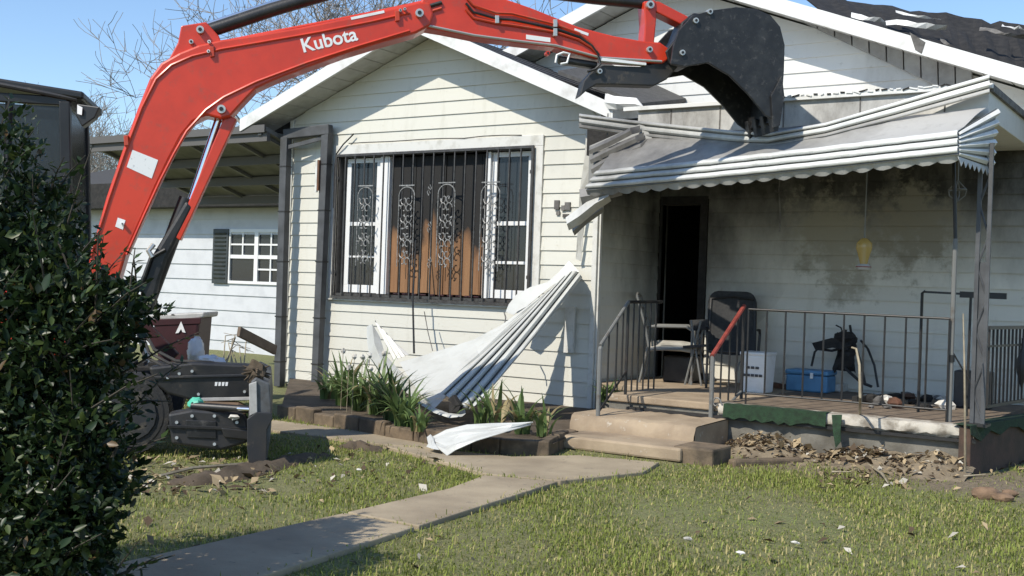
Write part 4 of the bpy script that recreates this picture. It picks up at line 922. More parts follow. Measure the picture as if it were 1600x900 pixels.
# boom cylinder
bcy = slab('boom_cylinder', [(290,312),(304,322),(262,405),(250,440),(238,492),(214,492),(222,440),(234,405)], .075, 'black', .03)
MB().tube([E(344,178), E(297,318)], .030, 12).build('rod', MT['chrome'], bcy, smooth=True)
MB().tube([E(292,310), E(232,470)], .062, 14).build('barrel', MT['black'], bcy, smooth=True)
slab('cylinder_guard', [(352,178),(370,186),(282,376),(272,370)], .07, 'red', .008)
MB().tube([E(258,390,.09),E(236,402,.09),E(226,430,.09),E(208,470,.09)], .016, 8).build('hose', MT['black'], bcy, smooth=True)
MB().tube([E(240,382,.08),E(232,392,.1),E(238,402,.1)], .022, 8).build('fitting', MT['steel'], bcy, smooth=True)
# arm (stick)
stick_ = [(648,20),(662,-6),(690,-22),(760,-12),(830,12),(905,42),(960,56),(1005,64),(1032,66),(1046,76),(1046,92),(1036,99),(990,97),(938,93),(900,84),(868,74),(800,66),(740,58),(690,48),(664,44)]
ao = slab('arm', stick_, .095, 'red', .014)
strip([(668,40),(740,55),(800,63),(868,71),(938,90),(1034,96)], .011, 'steel', 'edge_flange', .098, ao)
plate('wear_plate', [(938,90),(1010,98),(1010,102),(940,95)], .05, .11, 'white', .002, ao)
for dy, off in ((0,.115),(11,.118),(20,.112)): strip([(728,-6+dy),(740,8+dy),(775,20+dy*.8),(800,21+dy*.9),(868,38+dy*.6),(905,52+dy*.5),(925,68+dy*.3),(936,86)], .011, 'black' if dy==11 else 'red_dull', 'hydraulic_pipe', off, ao)
for x, y in ((777,30),(868,36),(868,50)): plate('pipe_clamp', [(x-3,y-6),(x+3,y-6),(x+3,y+6),(x-3,y+6)], .1, .135, 'steel', .003, ao)
plate('print_mark', [(822,54),(860,59),(860,66),(822,61)], .0962, .098, 'label', 0, ao)
plate('print_mark', [(898,44),(920,52),(919,56),(897,48)], .0962, .098, 'label', 0, ao)
pin(855,84,.02,.09,ao,'red'); 
strip([(868,98),(870,86),(880,82),(890,84),(886,98),(876,100)], .010, 'white', 'hose', .1, ao)
plate('thumb_cylinder', [(872,86),(935,96),(934,106),(876,98)], -.05, .06, 'black', .02)
strip([(934,86),(938,100),(930,108),(918,112)], .012, 'black', 'hose', .1, ao)
# arm cylinder along the top of the boom
ac = MB().tube([E(316,52), E(430,14), E(560,-24)], .055, 14).build('arm_cylinder', MT['black'], exc, smooth=True); MB().tube([E(318,40,.0),E(420,6),E(520,-22)], .018, 8).build('pipe', MT['chrome'], ac, smooth=True)
bc2 = MB().tube([E(845,-12), E(930,-2), E(1012,6)], .05, 14).build('bucket_cylinder', MT['black'], exc, smooth=True); MB().tube([E(930,-6),E(1014,4)], .028, 10).build('rod', MT['chrome'], bc2, smooth=True)
# bucket linkage
lk = slab('bucket_link', [(1006,2),(1024,0),(1026,30),(1022,70),(1006,70),(1008,36)], .09, 'red', .01); pin(1015,8,.034,.1,lk); pin(1014,78,.026,.1,lk)
slab('bucket_link', [(1018,2),(1030,2),(1076,26),(1072,42),(1020,16)], .075, 'red', .01)
# thumb
th = slab('thumb', [(905,152),(912,126),(930,106),(945,102),(1000,104),(1052,92),(1060,104),(1042,124),(1022,134),(960,132),(932,132),(916,142)], .075, 'dark_grey', .01); pin(936,112,.022,.08,th)
# bucket: curved shell, two cheeks, teeth, ears
Wb = .31
side = [(1052,72),(1060,48),(1082,24),(1112,16),(1150,11),(1182,14),(1204,24),(1219,42),(1226,70),(1225,110),(1222,150),(1214,192),(1196,180),(1170,148),(1140,118),(1106,98),(1070,104),(1048,100)]
bk = plate('bucket', side, Wb-.03, Wb, 'black_steel', .006)
ck = plate('cheek', side, Wb-.03, Wb, 'black_steel', .006, bk); ck.location = -nv*(2*Wb-.03)
shell = [(1106,18),(1150,11),(1182,14),(1204,24),(1219,42),(1226,70),(1225,110),(1222,150),(1214,192)]
inn = [(1108,24),(1150,17),(1180,20),(1200,29),(1213,46),(1220,72),(1219,110),(1216,150),(1208,189)]
slab('shell', shell+inn[::-1], Wb-.032, 'black_steel', 0, bk)
plate('cutting_plate', [(1205,150),(1222,118),(1226,150),(1219,196),(1208,200)], Wb-.005, Wb+.022, 'black_steel', .004, bk)
for k in range(4):
    off = lerp(-Wb+.06, Wb-.06, k/3); c = E(1212,188,Wb); 
    MB().prism([E(1205,176,Wb),E(1222,180,Wb),E(1218,204,Wb),E(1210,206,Wb)][::-1], nv*.07).build('tooth', MT['black_steel'], bk, bevel=.006)
    bk.children[-1].location = nv*(off-Wb-.03)
slab('ear', [(1046,100),(1040,80),(1056,60),(1066,34),(1084,20),(1106,22),(1100,60),(1096,92),(1070,106)], .11, 'black', .012, bk)
for x, y in ((1086,33),(1108,19),(1065,83)): pin(x,y,.024,Wb-.01,bk)
# lower part of the machine
def ground_frame(px, py): return onZ(px, py, 0)
Tn = onZ(205,705,0)                      # foot of the near track front
def Q(f, s, z): return Vector((Tn.x,Tn.y,0))+dv*f+nv*s+Vector((0,0,z))
def track(name, s0):
    R_ = .27; n = 20; L_ = -2.0; path = []
    for i in range(n+1):
        a = math.pi/2-math.pi*i/n; path.append((0+R_*math.cos(a), .31+R_*math.sin(a)*1.05))
    for i in range(n+1):
        a = -math.pi/2-math.pi*i/n; path.append((L_+R_*math.cos(a), .31+R_*math.sin(a)*1.05))
    P = [Q(f, s0+.17, z) for f, z in path]
    t = MB().prism(P[::-1], -nv*.34).build(name, MT['rubber'], exc, bevel=.02)
    # grouser lugs all round the belt
    m = len(path); tot = []; lug0 = None
    acc = 0
    for i in range(m):
        p, q = path[i], path[(i+1)%m]; d = math.dist(p, q); k = max(1, round(d/.085))
        for j in range(k):
            f, z_ = lerp(p[0],q[0],j/k), lerp(p[1],q[1],j/k); tx, tz = (q[0]-p[0])/d, (q[1]-p[1])/d
            D_ = dv*tx+Vector((0,0,tz)); c = Q(f,s0,z_)+D_.cross(nv)*0
            nn_ = nv.cross(D_); MB().obox(c+nn_*.0, .045, .33, .05, Matrix((D_, nv, nn_)).transposed()).build('lug', MT['rubber'], t)
    for f in (0, -.5, -1.0, -1.5, -2.0):
        MB().tube([Q(f,s0+.13,.31 if f in (0,-2.0) else .16), Q(f,s0+.185,.31 if f in (0,-2.0) else .16)], .2 if f in (0,-2.0) else .09, 16).build('roller', MT['dark_grey'], t, smooth=True)
    return t
track('track', 0.0); track('track', -1.35)
MB().prism([Q(-.1,-.2,.22),Q(-1.9,-.2,.22),Q(-1.9,-.2,.55),Q(-.1,-.2,.5)], -nv*.95).build('track_frame', MT['black'], exc, bevel=.02)
MB().tube([Q(-1.0,-.67,.5), Q(-1.0,-.67,.72)], .45, 24).build('slew_ring', MT['black'], exc, smooth=True)
MB().prism([Q(-.5,-.15,.72),Q(-1.9,-.15,.72),Q(-2.0,-.15,1.35),Q(-1.2,-.15,1.38),Q(-.6,-.15,1.05)], -nv*1.1).build('engine_house', MT['red'], exc, bevel=.05)
MB().prism([Q(-1.6,-.1,.72),Q(-2.15,-.1,.78),Q(-2.2,-.1,1.45),Q(-1.6,-.1,1.5)], -nv*1.2).build('counterweight', MT['dark_grey'], exc, bevel=.06)
MB().prism([Q(-.75,-.45,.75),Q(-.28,-.5,.8),Q(-.28,-.5,1.1),Q(-.75,-.45,1.15)], -nv*.4).build('swing_bracket', MT['black'], exc, bevel=.02)
# cab on the far side of the machine
cb0 = atD(118,240,9.9); Cn = Vector((cb0.x,cb0.y,0))
def C_(f, s, z): return Cn+dv*f+nv*s+Vector((0,0,z))
ztop = atD(60,158,9.9).z
cab = MB()
for f in (0,-1.05):
    for s in (0,-.95): cab.beam(C_(f,s,.9), C_(f-.10*(f==0),s,ztop), .09, .09)
for z_ in (ztop, 1.75):
    cab.beam(C_(-.08,0,z_),C_(-1.05,0,z_),.07,.08); cab.beam(C_(-.08,-.95,z_),C_(-1.05,-.95,z_),.07,.08); cab.beam(C_(-.08,0,z_),C_(-.08,-.95,z_),.07,.08); cab.beam(C_(-1.05,0,z_),C_(-1.05,-.95,z_),.07,.08)
cab.beam(C_(-.55,0,1.0), C_(-.55,0,ztop), .06, .06)
cabo = cab.build('cab', MT['cab_black'], exc, bevel=.01)
MB().prism([C_(.06,.06,ztop+.02),C_(-1.15,.06,ztop+.14),C_(-1.15,-1.0,ztop+.14),C_(.06,-1.0,ztop+.02)], (0,0,.07)).build('cab_roof', MT['cab_black'], cabo, bevel=.02)
for f0, f1, z0, z1 in ((-.1,-.52,1.8,ztop-.05),(-.58,-1.02,1.8,ztop-.05)): MB().prism([C_(f0,.01,z0),C_(f1,.01,z0),C_(f1,.01,z1),C_(f0,.01,z1)], nv*.008).build('pane', MT['cabglass'], cabo)
MB().prism([C_(-.02,-.05,1.5),C_(-.02,-.9,1.5),C_(-.08,-.9,ztop-.05),C_(-.08,-.05,ztop-.05)], dv*.008).build('pane', MT['cabglass'], cabo)
MB().prism([C_(-.05,.0,.85),C_(-1.05,.0,.85),C_(-1.05,.0,1.74),C_(-.05,.0,1.74)], -nv*.95).build('cab_door_panel', MT['cab_black'], cabo, bevel=.02)
wl = MB(); wl.prism([atD(120,162,9.6),atD(156,167,9.6),atD(148,184,9.6),atD(128,198,9.6),atD(118,180,9.6)], -nv*.14); wl.build('work_light', MT['cab_black'], cabo, bevel=.01)
MB().prism([atD(121,164,9.585),atD(129,168,9.585),atD(128,180,9.585),atD(121,178,9.585)], nv*.01).build('lamp_glass', MT['white'], cabo)
MB().tube([C_(.0,.03,ztop+.02), C_(-.3,.06,ztop+.06), C_(-.75,.06,ztop+.12)], .022, 8).build('grab_rail', MT['dark_grey'], cabo, smooth=True)
# blade group at the front of the undercarriage
B_n = onZ(404,728,0)
def G(px, py, s): return onP(px, py, B_n+nv*s, nv)
def gp(name, pts, s0, s1, m, bevel=.012, par=None): return MB().prism([G(x,y,s1) for x,y in pts][::-1], nv*(s0-s1)).build(name, MT[m], par or exc, bevel=bevel)
bl = gp('dozer_blade', [(392,597),(400,590),(421,600),(424,640),(423,680),(420,700),(416,727),(390,730),(386,700),(388,650)], -1.75, .02, 'blade_grey', .01)
gp('end_plate', [(386,655),(400,644),(424,645),(426,655),(417,672),(416,728),(389,731),(386,700)], .021, .045, 'dark_grey', .006, bl)
gp('wear_edge', [(389,600),(401,596),(402,644),(390,650)], .021, .04, 'pale_lid', .004, bl)
gp('push_arm', [(262,647),(300,640),(380,646),(388,660),(386,692),(345,704),(268,694)], -.55, -.35, 'dark_grey', .02)
gp('push_arm_cap', [(345,668),(388,672),(388,688),(350,684)], -.352, -.32, 'black', .01)
pin(356,674,.022,0,bl); bl.children[-1].location = (0,0,0)
gp('cover_panel', [(232,574),(300,566),(408,571),(404,592),(392,622),(300,626),(262,616),(240,600)], -.75, -.55, 'black', .02)
for q_ in range(4): gp('print_mark', [(336+5.5*q_,597),(340+5.5*q_,597),(339+5.5*q_,603),(335.5+5.5*q_,603)], -.549, -.546, 'white', 0)
gp('trim_strip', [(300,622),(392,620),(392,625),(302,627)], -.549, -.54, 'pale_lid', .002)
# bolts, hoses and ribs on the lower machine
for x, y in ((262,590),(280,584),(300,580),(388,582),(382,612),(310,616)): MB().tube([G(x,y,-.552), G(x,y,-.53)], .012, 8).build('bolt', MT['steel'], exc)
for x, y in ((276,660),(276,684),(300,650),(335,650),(335,694),(370,660)): MB().tube([G(x,y,-.352), G(x,y,-.33)], .013, 8).build('bolt', MT['steel'], exc)
gp('rib_plate', [(262,664),(386,668),(386,673),(262,669)], -.35, -.325, 'black', .004)
gp('rib_plate', [(240,588),(400,584),(400,588),(244,592)], -.55, -.53, 'dark_grey', .004)
gp('recess_panel', [(290,656),(338,658),(338,686),(292,684)], -.35, -.338, 'black_steel', .006)
MB().tube([G(300,634,-.42), G(392,640,-.25)], .03, 12).build('blade_cylinder', MT['black'], exc, smooth=True)
MB().tube([G(340,637,-.36), G(398,640,-.2)], .016, 10).build('blade_rod', MT['chrome'], exc, smooth=True)
for k in range(3):
    MB().tube([G(215+6*k,520,-.9), G(225+8*k,556-5*k,-.75), G(255+10*k,572-4*k,-.6), G(300+14*k,566,-.62), G(350+8*k,574,-.7)], .013, 7).build('hose', MT['rubber'], exc, smooth=True)
# things caught on the machine
random.seed(31)
def clump(name, c, R_, n, m, label, cat, par=None):
    o = MB(); o.ball(c, R_*.8, R_*.7, R_, 9, 7, .35)
    for i in range(n):
        d = Vector((random.gauss(0,1),random.gauss(0,1),random.gauss(.2,1))).normalized(); o.tube([c+d*R_*.5, c+d*R_*random.uniform(1.0,1.5)+Vector((0,0,-.02))], [.012,.004], 4)
    return tag(o.build(name, MT[m], None), label, cat)
clump('mud_clump', G(400,582,-.1), .085, 26, 'soil', 'clump of muddy roots stuck on top of the grey dozer blade', 'clump')
p = G(306,632,-.45)
tag(MB().ball(p,.075,.05,.055,10,7,.18).build('plastic_bag', MT['mint'], None, smooth=True), 'mint green plastic bag lying on the excavator undercarriage', 'bag')
tag(MB().prism([G(318,630,-.4),G(372,632,-.4),G(386,640,-.4),G(384,648,-.4),G(316,646,-.4)], -nv*.25).build('cardboard_piece', MT['card'], None, bevel=.008), 'brown cardboard piece beside the mint green bag', 'cardboard')
tag(MB().ball(G(366,652,-.30),.05,.04,.022,9,5,.3).build('white_scrap', MT['plaster'], None), 'white paper scrap on the dark undercarriage arm', 'scrap')
# ================================================================== LEFT SIDE: CARPORT, NEIGHBOUR, BIN
Yn = -.45
cp = thing('carport', (-5.5,-.3,0), 'open lean-to carport with grey posts left of the front gable', 'carport')
a0 = onY(132,224,Yn); a1 = onY(452,202,Yn-.0); zb = a1.z
A = Vector((a0.x,Yn,a0.z)); B = Vector((-4.76,Yn,zb)); Yf = 1.7
DRP = -.62
rf = MB().prism([A,B,B+Vector((0,0,.06)),A+Vector((0,0,.06))], (0,Yf-Yn,DRP)).build('roof', MT['carport'], cp)
for t in (.0,.33,.66,1.0):
    y = lerp(Yn+.05,Yf-.05,t); MB().beam(Vector((A.x+.05,y,A.z-.07+DRP*t)), Vector((B.x,y,B.z-.07+DRP*t)), .06, .12).build('rafter', MT['beam'], cp)
for t in (.04,.3,.55,.8,.97):
    q = lerp(A,B,t); MB().beam(q+Vector((0,0,-.028)), q+Vector((0,Yf-Yn,-.028+DRP)), .06, .046).build('purlin', MT['carport'], cp)
MB().beam(A+Vector((0,-.02,.03)), B+Vector((0,-.02,.03)), .02, .1).build('front_fascia', MT['beam'], cp)
for (bx,by,tx,ty,Yp,wd) in ((432,604,443,213,-.42,.115),(490,609,507,208,-.20,.115)):
    b = onZ(bx,by,0); t = onY(tx,ty,b.y)
    po = MB().prism([b+Vector((-.055,0,0)),b+Vector((.055,0,0)),t+Vector((.06,0,0)),t+Vector((-.06,0,0))], (0,.1,0)).build('post', MT['post_grey'], cp, bevel=.008)
    for f in (.1,.28,.5,.7,.88):
        c = lerp(b,t,f); MB().box(c.x-.064,c.x+.064,c.y-.006,c.y+.106,c.z-.008,c.z+.008).build('band', MT['iron'], po)
    pp = (b,t) if bx == 432 else (*pp, b, t)
tA, tB = pp[1], pp[3]
MB().beam(tA+Vector((-.02,.05,.03)), tB+Vector((.06,.05,.05)), .1, .13).build('cross_beam', MT['post_grey'], cp, bevel=.01)
MB().beam(tA+Vector((.05,.04,-.14)), tB+Vector((-.02,.04,-.05)), .03, .05).build('brace', MT['post_grey'], cp)
x0 = onY(497,250,pp[2].y-.03); x1 = onY(500,300,pp[2].y-.03)
MB().box(x0.x-.045,x0.x-.012,pp[2].y-.03,pp[2].y-.004,x1.z,x0.z).build('white_strip', MT['trim'], cp); MB().box(x0.x-.008,x0.x+.02,pp[2].y-.03,pp[2].y-.004,x1.z+.02,x0.z).build('rust_strip', MT['rust'], cp)
# neighbour's white house
YN = 4.3
nh = thing('neighbour_house', (-11,YN,0), 'white neighbouring house with dark shutter seen under the carport', 'house')
xl, xr = onY(60,430,YN).x, onY(470,430,YN).x; zt = onY(330,324,YN).z; EN = 23.4/FPX*(onY(330,450,YN)-CV).dot(Fv)
nw = MB().box(xl, xr, YN+.005, YN+4, -.2, zt).build('wall', MT['nwall'], nh)
w0, w1 = onY(361,400,YN).x, onY(446,400,YN).x; v0, v1 = onY(395,440,YN).z, onY(395,363,YN).z
z = -.1
while z < zt-.02:
    h = min(EN, zt-z); segs = [(xl,xr)]
    if v0 < z+h/2 < v1: segs = [(xl,w0-.03),(w1+.03,xr)]
    for s0, s1 in segs:
        V = [(s0,YN,z),(s1,YN,z),(s1,YN-.028,z),(s0,YN-.028,z),(s0,YN,z+h),(s1,YN,z+h),(s1,YN-.005,z+h),(s0,YN-.005,z+h)]
        MB().add(V, [(0,1,2,3),(4,7,6,5),(3,2,6,7),(0,3,7,4),(1,5,6,2)]).build('siding_board', MT['nwall'], nw)
    z += EN
nwin = MB(); t = .05; ym = (v0+v1)/2; xm = (w0+w1)/2
nwin.box(w0-.04,w1+.04,YN-.05,YN+.02,v1-.005,v1+.06); nwin.box(w0-.04,w1+.04,YN-.05,YN+.02,v0-.05,v0+.005); nwin.box(w0-.04,w0+.02,YN-.048,YN+.02,v0,v1); nwin.box(w1-.02,w1+.04,YN-.048,YN+.02,v0,v1); nwin.box(xm-.05,xm+.05,YN-.048,YN+.02,v0,v1)
no = nwin.build('window', MT['vinyl'], nh)
MB().box(w0,w1,YN-.012,YN-.006,v0,v1).build('pane', MT['pane'], no); MB().box(w0,w1,YN-.003,YN+.004,v0,v1).build('dark_room_sheet', MT['dark'], no)  # second box is a black sheet standing in for the unlit room
mm = MB()
for (c0,c1) in ((w0+.02,xm-.05),(xm+.05,w1-.02)):
    mm.box(c0,c1,YN-.04,YN-.005,ym-.035,ym+.035)
    cm = (c0+c1)/2; mm.box(cm-.016,cm+.016,YN-.036,YN-.005,ym+.035,v1); zm = (ym+v1)/2; mm.box(c0,c1,YN-.034,YN-.006,zm-.016,zm+.016)
    if c0 > xm: mm.box(cm-.016,cm+.016,YN-.036,YN-.005,v0,ym-.035); zm = (ym+v0)/2; mm.box(c0,c1,YN-.034,YN-.006,zm-.016,zm+.016)
mm.build('muntins', MT['vinyl'], no)
s0, s1 = onY(336,400,YN).x, onY(360,400,YN).x
sh = MB().box(s0,s1,YN-.07,YN-.03,v0-.06,v1+.06).build('shutter', MT['shutter'], nh, bevel=.008)
for i in range(12):
    z_ = lerp(v0,v1,(i+.5)/12); MB().obox(((s0+s1)/2,YN-.073,z_), (s1-s0)*.72, .012, .05, Matrix.Rotation(.5,3,'X')).build('louvre', MT['shutter'], sh)
zr = onY(330,282,YN-.5).z
MB().prism([(xl-.5,YN-.55,zt-.02),(xl-.5,YN-.55,zr-.0),(xl-.5,YN+4,zr+1.15),(xl-.5,YN+4,zt-.02)], (xr-xl+.5,0,0)).build('roof', MT['nroof'], nh)
MB().box(xl-.52,xr,YN-.58,YN-.551,zt-.03,zr).build('fascia', MT['char'], nh)  # dark fascia band; its near-black colour also stands in for the eave shadow
# small structure edge behind the boom
# wheeled bin
Db = 12.6
bn = thing('wheeled_bin', atD(270,590,Db), 'dark maroon wheeled rubbish bin with white emblem behind the excavator', 'bin')
def Bp(px,py,d=0): return atD(px,py,Db+d)
o = [Bp(238,497),Bp(312,494),Bp(304,590),Bp(250,595)]
MB().prism(o, Fv*.55).build('body', MT['maroon'], bn, bevel=.03)
MB().prism([Bp(232,492),Bp(319,488),Bp(318,496),Bp(300,499),Bp(234,500)], Fv*.62).build('lid', MT['pale_lid'], bn, bevel=.015)
MB().prism([Bp(236,499,-.01),Bp(314,496,-.01),Bp(313,506,-.01),Bp(237,509,-.01)], Fv*.02).build('rim', MT['maroon'], bn, bevel=.005)
em = MB(); em.prism([Bp(283,502,-.012),Bp(290,520,-.012),Bp(285,519,-.012),Bp(283,514,-.012),Bp(279,520,-.012),Bp(274,521,-.012)], Fv*.008); em.build('emblem', MT['white'], bn)
for s in (0,1): MB().tube([Bp(252,588,.35+.2*s)+Rv*0, Bp(252,588,.42+.2*s)], .1, 14).build('wheel', MT['rubber'], bn, smooth=True)
MB().tube([Bp(240,505,.6),Bp(236,500,.68),Bp(310,497,.68),Bp(312,503,.6)], .014, 8).build('handle', MT['maroon'], bn, smooth=True)
# maroon machine step bar in front of the bin
o = MB(); o.beam(atD(222,508,11.6), atD(272,560,11.6), .06, .14); tag(o.build('maroon_board', MT['maroon'], None, bevel=.008), 'maroon painted board leaning diagonally against the bin', 'board')
o = MB().prism([atD(216,525,11.4),atD(222,523,11.4),atD(231,548,11.4),atD(232,570,11.4),atD(226,572,11.4)], Fv*.05); tag(o.build('narrow_board', MT['white'], None), 'narrow white board standing beside the maroon board', 'slat')
random.seed(41)
o = MB(); o.ball(atD(306,548,11.8),.09,.08,.15,15,12,.16); tag(o.build('white_bag', MT['bag'], None, smooth=True), 'pinkish white plastic bag slumped against the bin', 'bag')
o = MB(); o.ball(atD(330,563,11.5),.16,.1,.05,16,9,.22); tag(o.build('white_bundle', MT['bag'], None, smooth=True), 'crumpled white bundle lying right of the bin', 'bundle')
tag(MB().beam(atD(373,518,12.4), atD(430,547,13.2), .04, .11).build('wood_plank', MT['wood_old'], None, bevel=.005), 'weathered wood plank leaning against the left carport post', 'plank')
o = MB(); 
for k in range(9):
    x0 = 345+random.uniform(0,40); o.tube([atD(x0,572,12.4), atD(x0+random.uniform(-10,16),random.uniform(520,548),12.6), atD(x0+random.uniform(-20,30),random.uniform(520,552),12.7)], [.008,.006,.003], 5)
tag(o.build('dry_brush', MT['cane'], None), 'tangle of pale dry stems in front of the white neighbouring house', 'brush')

# ================================================================== FLOWER BED
bed = thing('flower_bed', (-.5,-1.6,0), 'raised flower bed edged with brown blocks under the window', 'flower bed')
R0 = onZ(858,713,0); L0_ = onZ(432,652,0)
edge = [onZ(432,650,0), onZ(520,668,0), onZ(600,684,0), onZ(690,700,0), onZ(780,710,0), R0]
pts = []
for a, b in zip(edge[:-1], edge[1:]):
    m = max(1, round((b-a).length/.36))
    for i in range(m): pts.append(lerp(a,b,i/m))
pts.append(edge[-1]); rb_ = onZ(902,688,0); m = 3
for i in range(1,m+1): pts.append(lerp(edge[-1],rb_,i/m))
random.seed(51)
for a, b in zip(pts[:-1], pts[1:]):
    h = random.uniform(.105,.15); d = (b-a).normalized(); n_ = Vector((-d.y,d.x,0))
    q = [a+d*.006, b-d*.006, b-d*.006+n_*.10, a+d*.006+n_*.10]
    MB().prism([p+Vector((random.uniform(-.006,.006),random.uniform(-.006,.006),-.04)) for p in q], (0,0,h+.04)).build('edging_block', MT['bedblock'], bed, bevel=.012)
poly = [p+Vector((0,.05,0)) for p in pts]+[Vector((.6,-.35,0)),Vector((.1,-.05,0)),Vector((-4.6,-.05,0)),Vector((-4.6,-.7,0))]
rows = []
for j in range(9):
    t = j/8; row = []
    for i in range(len(pts)):
        f = pts[i]+Vector((0,.07,0)); bk_ = Vector((lerp(-4.6,.3,min(1,i/(len(pts)-4))), -.02, 0)); p = lerp(f, bk_, t); p.z = .10+.05*math.sin(3.1*i)*math.sin(2.3*j)*.6; row.append(p)
    rows.append(row)
MB().grid(rows).build('bed_soil', MT['soil'], bed, smooth=True)
def strap_plant(c, n, L, label, seed, dry=0.15, wide=.022):
    rg = np.random.default_rng(seed); V = []; F = []; Cc = []
    for i in range(n):
        az_ = rg.uniform(0, 2*math.pi); d = Vector((math.cos(az_), math.sin(az_), 0)); l = L*rg.uniform(.6,1.15); w = wide*rg.uniform(.6,1.2); lean = rg.uniform(.25,1.0)
        sdv = Vector((-d.y,d.x,0)); p = Vector(c)+d*rg.uniform(0,.06)+sdv*rg.uniform(-.06,.06); ang = math.pi/2-.15*lean; k = 7
        g_ = rg.uniform(.7,1.3); col = (.125*g_,.185*g_,.062*g_,1) if rg.random() > dry else (.30*g_,.24*g_,.12*g_,1); b0 = len(V)
        for s in range(k+1):
            t = s/k; ww = w*(1-t**2.2)*(.75+.6*t if t<.4 else 1)+.001
            V += [p-sdv*ww, p+sdv*ww]; Cc += [col, col]
            p = p+(d*math.cos(ang)+Vector((0,0,math.sin(ang))))*(l/k); ang -= lean*.36
        for s in range(k): F.append((b0+2*s,b0+2*s+1,b0+2*s+3,b0+2*s+2))
    pe = thing('strap_leaf_plant', c, label, 'plant', 'strap-leaved plants in the flower bed')
    npmesh('foliage', [tuple(v) for v in V], F, MT['strap'], Cc, pe); return pe
PL = [(512,622,16,.42,'low leafy clump at the left end of the flower bed'),(538,632,26,.55,'bushy strap-leaved clump right of the carport posts'),(562,640,30,.6,'tall strap-leaved clump with pale blooms under the window corner'),
      (588,646,30,.62,'drooping strap-leaved clump below the turned-up awning flap'),(612,655,30,.62,'large drooping strap-leaved clump left of the fallen awning sheet'),(630,664,28,.5,'strap-leaved clump at the foot of the fallen awning sheet'),
      (655,672,12,.28,'short strap-leaved clump just before the crumpled hem'),(752,662,16,.5,'sparse strap-leaved clump right of the fallen awning sheet'),(778,668,18,.55,'strap-leaved clump between fallen sheet and bed corner'),(815,676,18,.5,'thin half-dry clump in the right part of the flower bed'),(850,680,14,.45,'half-dry clump at the right corner of the flower bed')]
for k, (px, py, n_, L_, lb) in enumerate(PL):
    p = onZ(px, py, .12); strap_plant((p.x,p.y,.11), int(n_*(1.9 if px < 740 else 1.1)), L_*1.0, lb, 60+k, .3 if px > 740 else .12)
rg = random.Random(5)
bl_ = thing('pale_blooms', onZ(565,605,.5), 'few pale wilted blooms on stems above the strap-leaved clumps', 'flowers')
for k in range(8):
    p = onZ(rg.uniform(530,600), rg.uniform(632,648), .12); h = rg.uniform(.42,.6); tub(bl_,'stem',[p, p+Vector((.01,0,h))],.004,'cane',4); MB().ball(p+Vector((.01,0,h)),.025,.025,.03,6,4,.3).build('bloom', MT['plaster'], bl_)
# small shrub at the porch corner
strap_plant(tuple(onZ(948,628,.2)), 34, .3, 'small green plant at the house corner beside the steps', 90, .0, .018)

# ================================================================== BACKGROUND TREES
def bare_tree(base, H, seed, label, spread=.5, th=.16, lim=5):
    rg = random.Random(seed); mb = MB(); tr = thing('bare_tree', base, label, 'tree', 'bare trees behind the house'); trunk = MB()
    def grow(p, d, L, r, lv):
        k = 4; pts = [p]; rs = [r]; q = p
        for i in range(k):
            d = (d+Vector((rg.gauss(0,.13),rg.gauss(0,.13),rg.gauss(.03,.08)))).normalized(); q = q+d*(L/k); pts.append(q); rs.append(max(.008, r*(1-.45*(i+1)/k)))
        (trunk if lv == 0 else mb).tube(pts, rs, 7 if lv < 2 else (5 if lv < 3 else 3), False)
        if lv >= lim: return
        for i in range(rg.choice((4,4,5)) if lv < 4 else rg.choice((3,4,4))):
            j = rg.choice((2,3,4,4)) if lv > 0 else rg.choice((3,4,4)); b = pts[j]; v = Vector((rg.gauss(0,1),rg.gauss(0,1),rg.gauss(.35,.6))).normalized()
            grow(b, (d*(1-spread)+v*spread*1.25).normalized(), L*rg.uniform(.6,.82), max(.011, rs[j]*rg.uniform(.5,.72)), lv+1)
    grow(Vector(base), Vector((0,0,1)), H*.34, th, 0)
    trunk.build('trunk', MT['tree'], tr, smooth=True); mb.build('crown', MT['tree'], tr)
def gpt(px, D): p = atD(px,450,D); return (p.x,p.y,0)
bare_tree(gpt(395,34), 14.5, 3, 'large bare tree behind the carport, crown above the boom', .52, .24)
bare_tree(gpt(545,31), 12.0, 8, 'bare tree rising behind the front gable peak', .55, .2)
bare_tree(gpt(205,46), 11, 12, 'distant bare tree with thin twigs left of the boom', .5, .16)
bare_tree(gpt(110,60), 11, 15, 'farthest thin bare tree above the excavator cab', .5, .14)
bare_tree(gpt(1760,32), 12.5, 21, 'bare tree whose twigs enter at the top right corner', .5, .2, 5)

